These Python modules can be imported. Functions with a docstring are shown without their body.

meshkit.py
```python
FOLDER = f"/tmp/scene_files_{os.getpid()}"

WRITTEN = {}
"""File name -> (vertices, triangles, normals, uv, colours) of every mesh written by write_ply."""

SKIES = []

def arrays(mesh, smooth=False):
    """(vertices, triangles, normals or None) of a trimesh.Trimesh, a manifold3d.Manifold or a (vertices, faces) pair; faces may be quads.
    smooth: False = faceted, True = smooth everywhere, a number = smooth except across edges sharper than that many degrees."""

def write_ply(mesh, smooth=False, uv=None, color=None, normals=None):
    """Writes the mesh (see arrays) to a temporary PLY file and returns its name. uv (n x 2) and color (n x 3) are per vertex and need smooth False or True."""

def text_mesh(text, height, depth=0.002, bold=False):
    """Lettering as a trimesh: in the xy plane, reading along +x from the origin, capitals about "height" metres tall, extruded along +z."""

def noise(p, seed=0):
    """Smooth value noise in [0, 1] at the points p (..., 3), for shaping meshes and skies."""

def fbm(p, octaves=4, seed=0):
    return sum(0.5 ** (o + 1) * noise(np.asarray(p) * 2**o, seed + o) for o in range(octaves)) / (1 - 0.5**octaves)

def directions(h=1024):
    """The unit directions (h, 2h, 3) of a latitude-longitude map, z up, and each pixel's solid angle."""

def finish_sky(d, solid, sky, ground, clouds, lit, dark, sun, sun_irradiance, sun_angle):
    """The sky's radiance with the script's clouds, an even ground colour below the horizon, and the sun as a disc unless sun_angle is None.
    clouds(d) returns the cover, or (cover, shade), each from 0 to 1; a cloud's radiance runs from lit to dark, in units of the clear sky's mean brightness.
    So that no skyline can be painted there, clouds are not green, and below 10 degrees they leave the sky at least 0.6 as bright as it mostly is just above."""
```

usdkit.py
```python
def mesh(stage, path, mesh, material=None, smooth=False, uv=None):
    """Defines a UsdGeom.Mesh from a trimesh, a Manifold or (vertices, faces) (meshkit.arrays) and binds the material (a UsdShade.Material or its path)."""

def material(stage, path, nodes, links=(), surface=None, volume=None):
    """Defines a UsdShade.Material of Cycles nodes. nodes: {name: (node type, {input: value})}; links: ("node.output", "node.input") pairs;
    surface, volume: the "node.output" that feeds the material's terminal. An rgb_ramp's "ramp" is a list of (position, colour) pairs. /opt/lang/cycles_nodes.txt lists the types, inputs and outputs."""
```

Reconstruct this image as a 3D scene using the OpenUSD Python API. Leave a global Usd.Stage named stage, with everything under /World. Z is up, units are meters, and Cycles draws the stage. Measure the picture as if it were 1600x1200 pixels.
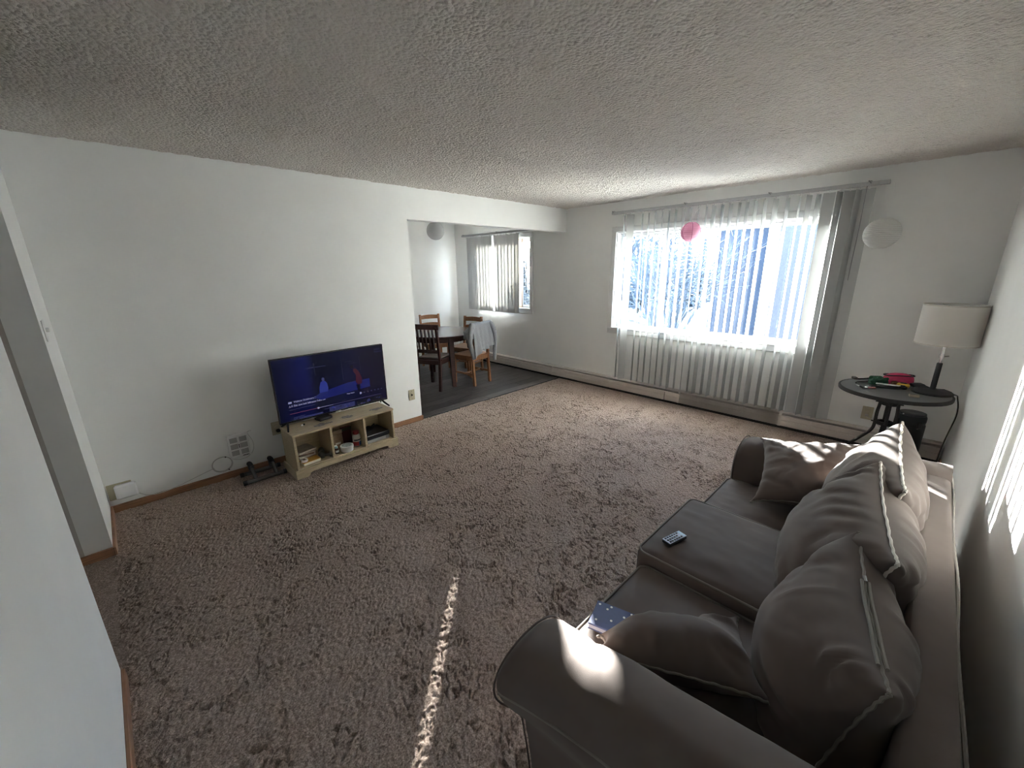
import math, random
import numpy as np, trimesh, usdkit, meshkit
from pxr import Usd, UsdGeom, UsdLux, UsdShade, Sdf, Gf
from shapely.geometry import Polygon, Point, box as sbox
from shapely import affinity
from shapely.ops import unary_union

stage = Usd.Stage.CreateInMemory()
UsdGeom.SetStageUpAxis(stage, UsdGeom.Tokens.z)
UsdGeom.SetStageMetersPerUnit(stage, 1.0)
UsdGeom.Xform.Define(stage, '/World')
UsdGeom.Scope.Define(stage, '/World/Looks')
rng = np.random.default_rng(7)
PI = math.pi

# ---------------------------------------------------------------- camera, sky, sun, exposure
W, L, H = 4.1537, 5.1425, 2.44           # tv wall y, window wall x, ceiling height; right wall y=0, near wall x=0
XO, HS, YD = 2.5855, 2.1357, 6.7542      # dining opening edge x, beam underside z, dining back wall y
CAM = (0.2618, 0.3087, 1.6566)
YAW, PITCH, ROLL, FPX = 0.7954, -0.2784, -0.0128, 636.0
EXPOSURE = 2.15
SUN_DIR = np.array([0.7071, 0.7071, 0.226])  # towards the sun: low winter sun outside the windows
SUN_DIR = SUN_DIR / np.linalg.norm(SUN_DIR)
SUN_STRENGTH, SKY_STRENGTH, HAZE = 12.0, 1.75, (0.88, 0.96, 1.06)

_f = np.array([math.cos(YAW) * math.cos(PITCH), math.sin(YAW) * math.cos(PITCH), math.sin(PITCH)])
_r = np.cross(_f, [0, 0, 1]); _r /= np.linalg.norm(_r); _u = np.cross(_r, _f)
_c, _s = math.cos(ROLL), math.sin(ROLL)
_r2, _u2 = _c * _r + _s * _u, -_s * _r + _c * _u
cam = UsdGeom.Camera.Define(stage, '/World/camera')
cam.CreateHorizontalApertureAttr(36.0); cam.CreateVerticalApertureAttr(27.0)
cam.CreateFocalLengthAttr(36.0 * FPX / 1600.0)
cam.CreateClippingRangeAttr((0.05, 2000.0))
cam.CreateExposureAttr(EXPOSURE)
cam.AddTransformOp().Set(Gf.Matrix4d(*[float(x) for x in (*_r2, 0, *_u2, 0, *(-_f), 0, *CAM, 1)]))

# thin bright winter haze over a clear sky: white, a little warmer and brighter towards the low sun
sky_mat = usdkit.material(stage, '/World/Looks/sky', {
    'sky': ('sky_texture', {'sky_type': 'multiple_scattering', 'sun_disc': False, 'sun_elevation': math.asin(SUN_DIR[2]),
                            'sun_rotation': math.atan2(SUN_DIR[0], SUN_DIR[1]), 'aerosol_density': 0.7, 'air_density': 1.0, 'altitude': 50.0}),
    'mx': ('mix_color', {'fac': 0.75, 'b': HAZE, 'use_clamp': False}),
    'bg': ('background_shader', {'strength': SKY_STRENGTH})}, [('sky.color', 'mx.a'), ('mx.result', 'bg.color')], surface='bg.background')
dome = UsdLux.DomeLight.Define(stage, '/World/sky_dome')
dome.CreateIntensityAttr(1.0)
UsdShade.MaterialBindingAPI.Apply(dome.GetPrim()).Bind(sky_mat)
sun = UsdLux.DistantLight.Define(stage, '/World/sun')
sun.CreateNormalizeAttr(True); sun.CreateAngleAttr(0.53); sun.CreateIntensityAttr(SUN_STRENGTH); sun.CreateColorAttr(Gf.Vec3f(1.0, 0.97, 0.925))
_z = SUN_DIR; _x = np.cross([0, 0, 1], _z); _x /= np.linalg.norm(_x); _y = np.cross(_z, _x)
sun.AddTransformOp().Set(Gf.Matrix4d(*[float(x) for x in (*_x, 0, *_y, 0, *_z, 0, 0, 0, 0, 1)]))

# ---------------------------------------------------------------- helpers
used = {}
def numbered(parent, name):
    k = used.get((parent, name), 0); used[(parent, name)] = k + 1
    return name if k == 0 else f'{name}_{k:03d}'

def setdata(prim, label=None, cat=None, group=None, kind=None):
    for k, v in (('label', label), ('category', cat), ('group', group), ('kind', kind)):
        if v: prim.SetCustomDataByKey(k, v)

def thing(name, label, cat, loc=(0, 0, 0), rotz=0.0, group=None, kind=None):
    p = '/World/' + numbered('/World', name)
    x = UsdGeom.Xform.Define(stage, p)
    x.AddTranslateOp().Set(Gf.Vec3d(*map(float, loc))); x.AddRotateZOp().Set(float(rotz))
    setdata(x.GetPrim(), label, cat, group, kind)
    return p

def obj(name, mesh, mat, parent='/World', label=None, cat=None, group=None, kind=None, smooth=30):
    p = parent + '/' + numbered(parent, name)
    if isinstance(mesh, MB): mesh = mesh.mesh()
    m = usdkit.mesh(stage, p, mesh, mat, smooth=smooth)
    setdata(m.GetPrim(), label, cat, group, kind)
    return p

def dup(src, label, loc, rotz=0.0, group=None):
    name = src.split('/')[-1].rsplit('_', 1)
    name = name[0] if len(name) == 2 and name[1].isdigit() else '_'.join(name)
    p = '/World/' + numbered('/World', name)
    x = UsdGeom.Xform.Define(stage, p)
    pr = x.GetPrim(); pr.GetReferences().AddInternalReference(src)
    pr.GetAttribute('xformOp:translate').Set(Gf.Vec3d(*map(float, loc))); pr.GetAttribute('xformOp:rotateZ').Set(float(rotz))
    was = stage.GetPrimAtPath(src).GetCustomData()
    setdata(pr, label, was.get('category'), group or was.get('group'))
    pr.SetInstanceable(True)
    return p

class MB:
    """collects shapes into one mesh"""
    def __init__(s): s.v, s.f, s.n = [], [], 0
    def add(s, m, T=None):
        if isinstance(m, MB): m = m.mesh()
        v, f, _ = meshkit.arrays(m)
        if T is not None: v = v @ np.asarray(T)[:3, :3].T + np.asarray(T)[:3, 3]
        s.v.append(v); s.f.append(f + s.n); s.n += len(v); return s
    def box(s, c, size, bevel=0.0, rz=0.0): return s.add(cbox(c, size, bevel, rz))
    def tube(s, pts, r, sides=10): return s.add(tube(pts, r, sides))
    def mesh(s): return trimesh.Trimesh(np.vstack(s.v), np.vstack(s.f), process=False)

def rotz(a):
    c, s_ = math.cos(a), math.sin(a); return np.array([[c, -s_, 0], [s_, c, 0], [0, 0, 1]])

def cbox(c, size, bevel=0.0, rz=0.0):
    h = np.array(size, float) / 2
    if bevel <= 0:
        m = trimesh.creation.box(size); v, f = np.array(m.vertices), np.array(m.faces)
    else:
        b = min(bevel, h.min() * 0.95); pts = []
        for sx in (-1, 1):
            for sy in (-1, 1):
                for sz in (-1, 1):
                    sg = np.array([sx, sy, sz])
                    for k in range(3):
                        p = h - b; p = p.copy(); p[k] = h[k]; pts.append(sg * p)
        m = trimesh.convex.convex_hull(np.array(pts)); v, f = np.array(m.vertices), np.array(m.faces)
    return trimesh.Trimesh(v @ rotz(rz).T + np.array(c, float), f, process=False)

def bx(x0, x1, y0, y1, z0, z1, bevel=0.0):
    return cbox(((x0 + x1) / 2, (y0 + y1) / 2, (z0 + z1) / 2), (x1 - x0, y1 - y0, z1 - z0), bevel)

def smooth_path(pts, n=8):
    from scipy.interpolate import CubicSpline
    p = np.array(pts, float); d = np.r_[0, np.cumsum(np.linalg.norm(np.diff(p, axis=0), axis=1))]
    return CubicSpline(d, p)(np.linspace(0, d[-1], (len(p) - 1) * n + 1))

def tube(pts, r, sides=10, closed=False):
    p = np.asarray(pts, float); n = len(p)
    if closed: t = np.roll(p, -1, 0) - np.roll(p, 1, 0)
    else: t = np.gradient(p, axis=0)
    t /= np.linalg.norm(t, axis=1, keepdims=True) + 1e-12
    a = np.zeros_like(p); a0 = np.cross(t[0], [0, 0, 1] if abs(t[0][2]) < .9 else [1, 0, 0]); a[0] = a0 / np.linalg.norm(a0)
    for i in range(1, n):
        k = a[i - 1] - t[i] * (a[i - 1] @ t[i]); a[i] = k / (np.linalg.norm(k) + 1e-12)
    b = np.cross(t, a); ang = np.arange(sides) * 2 * PI / sides
    rr = np.broadcast_to(np.asarray(r, float), (n,))
    v = p[:, None] + rr[:, None, None] * (np.cos(ang)[None, :, None] * a[:, None] + np.sin(ang)[None, :, None] * b[:, None])
    m = n if closed else n - 1
    i, j = np.meshgrid(np.arange(m), np.arange(sides), indexing='ij'); i2 = (i + 1) % n; j2 = (j + 1) % sides
    q = np.stack([i * sides + j, i * sides + j2, i2 * sides + j2, i2 * sides + j], -1).reshape(-1, 4)
    f = np.vstack([q[:, [0, 1, 2]], q[:, [0, 2, 3]]]); v = v.reshape(-1, 3)
    if not closed:
        v = np.vstack([v, p[0], p[-1]]); k = np.arange(sides); k2 = (k + 1) % sides
        f = np.vstack([f, np.c_[k2, k, np.full(sides, n * sides)], np.c_[(n - 1) * sides + k, (n - 1) * sides + k2, np.full(sides, n * sides + 1)]])
    return trimesh.Trimesh(v, f, process=False)

def cyl(p0, p1, r, sides=16):
    return tube(np.linspace(p0, p1, 2), r, sides)

def lathe(profile, c=(0, 0, 0), n=32):
    """profile: (r, z) from bottom to top; closed where r = 0"""
    pr = np.array(profile, float); a = np.arange(n) * 2 * PI / n
    v = np.stack([pr[:, 0:1] * np.cos(a), pr[:, 0:1] * np.sin(a), np.repeat(pr[:, 1:2], n, 1)], -1).reshape(-1, 3)
    i, j = np.meshgrid(np.arange(len(pr) - 1), np.arange(n), indexing='ij'); j2 = (j + 1) % n
    q = np.stack([i * n + j, i * n + j2, (i + 1) * n + j2, (i + 1) * n + j], -1).reshape(-1, 4)
    f = np.vstack([q[:, [0, 1, 2]], q[:, [0, 2, 3]]])
    m = trimesh.Trimesh(v + np.array(c, float), f, process=True); m.update_faces(m.nondegenerate_faces()); return m

def prism(poly, h, T=None):
    """shapely polygon extruded along +z by h, then placed by the 4x4 T"""
    m = trimesh.creation.extrude_polygon(poly, h, engine='earcut')
    if T is not None: m.apply_transform(T)
    return m

def frame(o, ux, uy, uz):
    T = np.eye(4); T[:3, 0], T[:3, 1], T[:3, 2], T[:3, 3] = ux, uy, uz, o; return T

def unit(v): v = np.array(v, float); return v / np.linalg.norm(v)

def grid(P, closed_u=False):
    """(nu, nv, 3) points as a quad sheet"""
    nu, nv = P.shape[:2]
    i, j = np.meshgrid(np.arange(nu if closed_u else nu - 1), np.arange(nv - 1), indexing='ij'); i2 = (i + 1) % nu
    q = np.stack([i * nv + j, i2 * nv + j, i2 * nv + j + 1, i * nv + j + 1], -1).reshape(-1, 4)
    return trimesh.Trimesh(P.reshape(-1, 3), np.vstack([q[:, [0, 1, 2]], q[:, [0, 2, 3]]]), process=False)

def fbm(p, o=4, seed=0): return meshkit.fbm(p, o, seed)

def S(r, g, b):
    c = np.array([r, g, b], float) / 255.0
    return tuple(np.where(c <= 0.04045, c / 12.92, ((c + 0.055) / 1.055) ** 2.4))

def mat(name, col, rough=0.5, var=0.0, vs=8.0, stretch=(1, 1, 1), bump=0.0, bs=150.0, metallic=0.0, detail=4, col2=None, bstretch=None, dist=0.004, **kw):
    """principled material with noise variation of the colour and a fine bump"""
    col = np.array(col, float)
    nodes = {'tc': ('texture_coordinate', {}), 'p': ('principled_bsdf', {'base_color': tuple(col), 'roughness': rough, 'metallic': metallic, **kw})}
    links = []
    if var or col2 is not None:
        c2 = np.array(col2, float) if col2 is not None else col * (1 + var)
        c1 = col if col2 is not None else col * (1 - var)
        nodes['m'] = ('mapping', {'scale': stretch})
        nodes['n'] = ('noise_texture', {'scale': vs, 'detail': float(detail), 'roughness': 0.6})
        nodes['r'] = ('rgb_ramp', {'ramp': [(0.32, tuple(c1)), (0.68, tuple(c2))]})
        links += [('tc.object', 'm.vector'), ('m.vector', 'n.vector'), ('n.fac', 'r.fac'), ('r.color', 'p.base_color')]
    if bump:
        nodes['m2'] = ('mapping', {'scale': bstretch or (1, 1, 1)})
        nodes['n2'] = ('noise_texture', {'scale': bs, 'detail': 3.0})
        nodes['b'] = ('bump', {'strength': bump, 'distance': dist})
        links += [('tc.object', 'm2.vector'), ('m2.vector', 'n2.vector'), ('n2.fac', 'b.height'), ('b.normal', 'p.normal')]
    return usdkit.material(stage, '/World/Looks/' + name, nodes, links, surface='p.BSDF')

def translucent(name, col, tcol, amount, rough=0.6):
    return usdkit.material(stage, '/World/Looks/' + name, {
        'p': ('principled_bsdf', {'base_color': col, 'roughness': rough}), 't': ('translucent_bsdf', {'color': tcol}),
        'x': ('mix_closure', {'fac': amount})}, [('p.BSDF', 'x.closure1'), ('t.BSDF', 'x.closure2')], surface='x.closure')

def emit(name, col, strength, base=(0.01, 0.01, 0.012), rough=0.15):
    return usdkit.material(stage, '/World/Looks/' + name, {'p': ('principled_bsdf', {'base_color': base, 'roughness': rough, 'emission_color': col, 'emission_strength': strength * SCREEN})}, [], surface='p.BSDF')

SCREEN = 0.15      # how bright the television picture is
# ---------------------------------------------------------------- materials
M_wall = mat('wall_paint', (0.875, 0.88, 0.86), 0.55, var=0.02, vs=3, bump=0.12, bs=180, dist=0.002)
M_hall = mat('hall_shade_paint', (0.50, 0.47, 0.44), 0.55, var=0.02, vs=3, bump=0.12, bs=180, dist=0.002)  # wall paint darkened: the dim hallway shade is put into the colour
M_trimw = mat('white_trim', (0.70, 0.70, 0.69), 0.35, var=0.03, vs=12)
M_vinyl = mat('window_vinyl', (0.50, 0.51, 0.52), 0.3)
M_sashdark = mat('sash_aluminium', (0.30, 0.30, 0.31), 0.4, metallic=0.6)
M_oak = mat('stained_baseboard', (0.30, 0.155, 0.085), 0.45, var=0.35, vs=6, stretch=(1, 1, 30))
M_ceil = usdkit.material(stage, '/World/Looks/popcorn_ceiling', {
    'tc': ('texture_coordinate', {}), 'n': ('noise_texture', {'scale': 75.0, 'detail': 3.0, 'roughness': 0.65}), 'v': ('voronoi_texture', {'scale': 60.0}),
    'ad': ('math', {'math_type': 'subtract'}), 'b': ('bump', {'strength': 1.0, 'distance': 0.012}),
    'n2': ('noise_texture', {'scale': 1.2, 'detail': 3.0}), 'r': ('rgb_ramp', {'ramp': [(0.3, (0.71, 0.66, 0.61)), (0.7, (0.76, 0.715, 0.665))]}),
    'p': ('principled_bsdf', {'roughness': 0.95, 'specular_ior_level': 0.1})},
    [('tc.object', 'n.vector'), ('tc.object', 'v.vector'), ('n.fac', 'ad.value1'), ('v.distance', 'ad.value2'), ('ad.value', 'b.height'), ('b.normal', 'p.normal'),
     ('tc.object', 'n2.vector'), ('n2.fac', 'r.fac'), ('r.color', 'p.base_color')], surface='p.BSDF')
M_carpet = usdkit.material(stage, '/World/Looks/carpet_pile', {
    'tc': ('texture_coordinate', {}), 'n': ('noise_texture', {'scale': 140.0, 'detail': 3.0, 'roughness': 0.7}), 'n2': ('noise_texture', {'scale': 1.1, 'detail': 4.0}),
    'n3': ('noise_texture', {'scale': 330.0, 'detail': 2.0}),
    'r': ('rgb_ramp', {'ramp': [(0.32, (0.170, 0.125, 0.102)), (0.5, (0.410, 0.318, 0.265)), (0.68, (0.680, 0.550, 0.465))]}),
    'r2': ('rgb_ramp', {'ramp': [(0.35, (0.88, 0.86, 0.86)), (0.65, (1.0, 1.0, 1.0))]}),
    'x': ('mix', {'mix_type': 'multiply', 'fac': 1.0}), 'b': ('bump', {'strength': 0.9, 'distance': 0.006}),
    'p': ('principled_bsdf', {'roughness': 1.0, 'specular_ior_level': 0.05, 'sheen_weight': 0.15, 'sheen_roughness': 0.6, 'sheen_tint': (0.9, 0.75, 0.65)})},
    [('tc.object', 'n.vector'), ('tc.object', 'n2.vector'), ('tc.object', 'n3.vector'), ('n.fac', 'r.fac'), ('n2.fac', 'r2.fac'), ('r.color', 'x.color1'), ('r2.color', 'x.color2'),
     ('x.color', 'p.base_color'), ('n3.fac', 'b.height'), ('b.normal', 'p.normal')], surface='p.BSDF')
M_planks = [mat(f'vinyl_plank_{k}', c, 0.40, var=0.8, vs=5, stretch=(1.0, 16, 1), bump=0.15, bs=60, bstretch=(1, 12, 1), dist=0.001)
            for k, c in enumerate([(0.040, 0.033, 0.030), (0.060, 0.051, 0.047), (0.098, 0.085, 0.080), (0.050, 0.041, 0.037)])]
M_heater = mat('heater_enamel', (0.62, 0.56, 0.51), 0.4, var=0.05, vs=5)
M_dark = mat('dark_parts_and_shade', (0.02, 0.018, 0.016), 0.8)  # near black of feet and underlay, and of the painted heater shade
M_slat = translucent('blind_vinyl', (0.52, 0.53, 0.525), (0.55, 0.57, 0.57), 0.06)
M_slatd = translucent('dining_blind_vinyl', (0.68, 0.68, 0.67), (0.70, 0.69, 0.66), 0.12)
M_glass = usdkit.material(stage, '/World/Looks/window_glass', {'t': ('transparent_bsdf', {'color': (0.96, 0.985, 0.99)}), 'g': ('glossy_bsdf', {'color': (1, 1, 1), 'roughness': 0.02}), 'w': ('layer_weight', {'blend': 0.5}),
    'pw': ('math', {'math_type': 'power', 'value2': 5.0}), 'f': ('map_range', {'to_min': 0.03, 'to_max': 0.9}), 'x': ('mix_closure', {})},
    [('w.facing', 'pw.value1'), ('pw.value', 'f.value'), ('f.result', 'x.fac'), ('t.BSDF', 'x.closure1'), ('g.BSDF', 'x.closure2')], surface='x.closure')
M_sofa = mat('taupe_twill', (0.124, 0.099, 0.088), 0.9, var=0.10, vs=5, bump=0.25, bs=900, dist=0.0012, sheen_weight=0.06, sheen_roughness=0.5, specular_ior_level=0.2)
M_pipe = mat('pale_piping', (0.20, 0.175, 0.155), 0.8, bump=0.3, bs=700, dist=0.001)
M_pipew = mat('cream_piping', (0.55, 0.51, 0.46), 0.8, bump=0.3, bs=700, dist=0.001)
M_black = mat('black_plastic', (0.012, 0.012, 0.013), 0.35)
M_blackm = mat('black_matte', (0.018, 0.018, 0.02), 0.65)
M_greyp = mat('grey_tube', (0.11, 0.105, 0.10), 0.5)
M_white = mat('white_plastic', (0.80, 0.80, 0.79), 0.4)
M_almond = mat('almond_plate', (0.52, 0.47, 0.33), 0.4)
M_pine = mat('stand_pale_wood', (0.50, 0.405, 0.265), 0.55, var=0.16, vs=7, stretch=(1.5, 14, 14), bump=0.1, bs=60, dist=0.001)
M_wear = mat('worn_patch', (0.24, 0.215, 0.20), 0.7, var=0.4, vs=60)
M_dkwood = mat('dark_dining_wood', (0.055, 0.022, 0.017), 0.32, var=0.3, vs=10, stretch=(1, 1, 8))
M_ltwood = mat('honey_pine', (0.36, 0.165, 0.075), 0.4, var=0.22, vs=10, stretch=(6, 6, 1))
M_chrome = mat('chrome', (0.75, 0.75, 0.76), 0.2, metallic=1.0)
M_shade = translucent('lamp_shade_fabric', (0.90, 0.88, 0.84), (0.90, 0.87, 0.82), 0.40, 0.8)
M_tblglass = mat('textured_glass_top', (0.13, 0.135, 0.135), 0.35, bump=0.1, bs=200, dist=0.001)

# ---------------------------------------------------------------- the room shell
T_ = 0.18   # wall thickness
def wall_panel(x, y0, y1, z0, z1, holes, thick, axis='x'):
    """wall in the plane axis=x (or y), spanning y0..y1 and z0..z1, with rectangular holes (a0,a1,z0,z1), thickness to +axis"""
    poly = sbox(y0, z0, y1, z1)
    for a0, a1, b0, b1 in holes: poly = poly.difference(sbox(a0, b0, a1, b1))
    m = trimesh.creation.extrude_polygon(poly, abs(thick), engine='earcut')
    v = np.array(m.vertices)
    a, z, t = v[:, 0], v[:, 1], v[:, 2] * np.sign(thick)
    f = np.array(m.faces)
    v2 = np.stack([x + t, a, z], 1) if axis == 'x' else np.stack([a, x + t, z], 1)
    r = trimesh.Trimesh(v2, f, process=False); r.fix_normals(); return r

W1 = (1.10, 3.32, 0.845, 2.075)     # main window opening y0,y1,z0,z1
W2 = (4.845, 6.30, 1.00, 2.11)      # dining window opening
obj('wall_window', wall_panel(L, -0.2, YD + 0.15, -0.1, H + 0.05, [W1, W2], T_), M_wall, label='off-white wall with the two windows', kind='structure')
obj('wall_right', bx(-2.4, L, -0.15, 0, -0.1, H + 0.05), M_wall, label='off-white wall behind the sofa', kind='structure')
# tv wall with the beam over the dining opening
poly = unary_union([sbox(0.0, -0.1, XO, H + 0.05), sbox(XO - 0.01, HS, L, H + 0.05)])
m = trimesh.creation.extrude_polygon(poly, 0.12, engine='earcut'); v = np.array(m.vertices)
m = trimesh.Trimesh(np.stack([v[:, 0], W + v[:, 2], v[:, 1]], 1), m.faces, process=False); m.fix_normals()
obj('wall_left', m, M_wall, label='off-white wall behind the television with a beam over the dining opening', kind='structure')
obj('wall_jog', bx(-0.12, 0.0, 3.5342, W + 0.12, -0.1, H + 0.05), M_wall, label='narrow white return wall with the light switch', kind='structure')
obj('wall_hall', bx(-2.5, -0.1199, 3.5342, 3.65, -0.1, H + 0.05), M_hall, label='hallway wall with its shade put into a darker grey', kind='structure')
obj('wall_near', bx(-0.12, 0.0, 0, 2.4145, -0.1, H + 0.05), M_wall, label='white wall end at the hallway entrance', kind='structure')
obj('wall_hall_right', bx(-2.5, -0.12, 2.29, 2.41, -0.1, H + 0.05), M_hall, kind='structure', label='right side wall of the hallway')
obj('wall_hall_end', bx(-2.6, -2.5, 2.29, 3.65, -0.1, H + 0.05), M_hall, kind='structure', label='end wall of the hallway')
obj('wall_dining_back', bx(1.2, L, YD, YD + 0.12, -0.1, H + 0.05), M_wall, kind='structure', label='far wall of the dining nook')
obj('wall_dining_left', bx(1.08, 1.2, W + 0.12, YD + 0.12, -0.1, H + 0.05), M_wall, kind='structure', label='hidden left wall of the dining nook')

# popcorn ceiling with real lumps
def ceiling_sheet(x0, x1, y0, y1, step):
    xs, ys = np.arange(x0, x1 + step, step), np.arange(y0, y1 + step, step)
    X, Y = np.meshgrid(xs, ys, indexing='ij')
    p = np.stack([X * 28, Y * 28, 0 * X], -1)
    h = meshkit.noise(p, 3) * 0.6 + meshkit.noise(p * 2.1, 5) * 0.4
    return grid(np.stack([X, Y, H - 0.010 * np.clip(h - 0.35, 0, 1) * 1.6], -1))
cm = MB().add(ceiling_sheet(0, L, 0, W, 0.014))
cm.add(bx(-2.6, L + 0.2, -0.2, YD + 0.2, H + 0.012, H + 0.1))
cm.add(bx(-2.6, -0.0, 2.3, 3.6, H - 0.003, H + 0.012)).add(bx(1.1, L, W + 0.1, YD, H - 0.003, H + 0.012))
obj('ceiling', cm, M_ceil, label='beige popcorn-textured ceiling', kind='structure', smooth=True)

# carpet: displaced pile with crevices
def carpet():
    step = 0.0052
    xs, ys = np.arange(0.0, L, step), np.arange(0.0, W + 0.012, step)
    X, Y = np.meshgrid(xs, ys, indexing='ij')
    P = np.stack([X, Y, 0 * X], -1)
    wq = P + 0.035 * np.stack([meshkit.noise(P * 13, 11), meshkit.noise(P * 13, 12), 0 * X], -1)
    rid = np.abs(fbm(wq * np.array([15., 18., 1]), 3, 21) - 0.5)
    mask = np.clip((fbm(P * 2.3, 3, 31) - 0.28) * 3.0, 0.3, 1) * np.clip((fbm(P * 7.5, 2, 33) - 0.42) * 9, 0, 1)
    crev = np.exp(-(rid / 0.0125) ** 2) * mask
    rid2 = np.abs(fbm(wq * np.array([27., 31., 1]), 2, 41) - 0.5)
    crev = np.maximum(crev, 0.7 * np.exp(-(rid2 / 0.020) ** 2) * np.clip((fbm(P * 9, 2, 35) - 0.52) * 9, 0, 1))
    lump = meshkit.noise(P * 88, 51) * 0.5 + meshkit.noise(P * 150, 52) * 0.5
    low = fbm(P * 4, 2, 61)
    Z = 0.013 * (lump - 0.5) - 0.036 * crev + 0.004 * (low - 0.5)
    return np.stack([X, Y, Z - 0.002], -1)
obj('floor', grid(carpet()), M_carpet, label='brown shaggy wall-to-wall carpet', kind='structure', smooth=True)
hx, hy = np.meshgrid(np.arange(-2.5, 0.01, 0.02), np.arange(2.4, 3.55, 0.02), indexing='ij')
hp = np.stack([hx, hy, 0 * hx], -1); hp[..., 2] = 0.012 * (meshkit.noise(hp * 40, 3) - 0.5) - 0.002
obj('floor', grid(hp), M_carpet, label='brown carpet continuing into the hallway', kind='structure', smooth=True)
obj('floor', bx(-2.8, L + T_, -0.3, YD + 0.3, -0.30, -0.055), M_dark, label='slab under the rooms', kind='structure')
# vinyl plank floor of the dining nook, plank by plank
fl = thing('floor', 'dark grey-brown vinyl plank floor of the dining nook', None, kind='structure')
obj('underlay', bx(1.2, L, W + 0.012, YD, -0.05, -0.0045), M_dark, fl)
pw, y, row = 0.152, W + 0.012, 0
while y < YD - 0.01:
    x = 1.2 - ((row * 0.47) % 1.2)
    while x < L - 0.01:
        a, b = max(x, 1.2), min(x + 1.22, L)
        if b - a > 0.02:
            obj('plank', bx(a + 0.0008, b - 0.0008, y + 0.0008, min(y + pw, YD) - 0.0008, -0.005, 0.0, 0.0012), M_planks[int(rng.integers(4))], fl)
        x += 1.22
    y += pw; row += 1
obj('trim', bx(XO, L - 0.1, W + 0.002, W + 0.022, -0.012, 0.004, 0.003), M_blackm, label='dark transition strip between carpet and vinyl', kind='structure')
used[('/World', 'trim')] = 0
# baseboards
hb = 0.0526
obj('baseboard_left', bx(0.0, XO, W - 0.013, W, -0.01, hb, 0.003), M_oak, label='brown wooden baseboard under the television wall', kind='structure')
obj('baseboard_opening', bx(XO, XO + 0.012, W - 0.013, W + 0.13, -0.01, hb, 0.003), M_oak, label='short end of brown baseboard at the dining opening', kind='structure')
obj('baseboard_jog', bx(0.0, 0.014, 3.52, W - 0.013, -0.01, hb, 0.003), M_oak, label='brown baseboard of the narrow return wall', kind='structure')
obj('baseboard_hall', bx(-2.5, 0.0, 3.521, 3.5342, -0.01, hb, 0.003), M_oak, label='brown baseboard along the hallway', kind='structure')
obj('baseboard_near', bx(0.0, 0.014, 0.0, 2.4145, -0.01, hb, 0.003), M_oak, label='brown baseboard of the near wall end', kind='structure')
obj('baseboard_right', bx(0.02, L - 0.1, 0.0, 0.013, -0.01, hb, 0.003), M_oak, label='brown baseboard behind the sofa', kind='structure')

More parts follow.
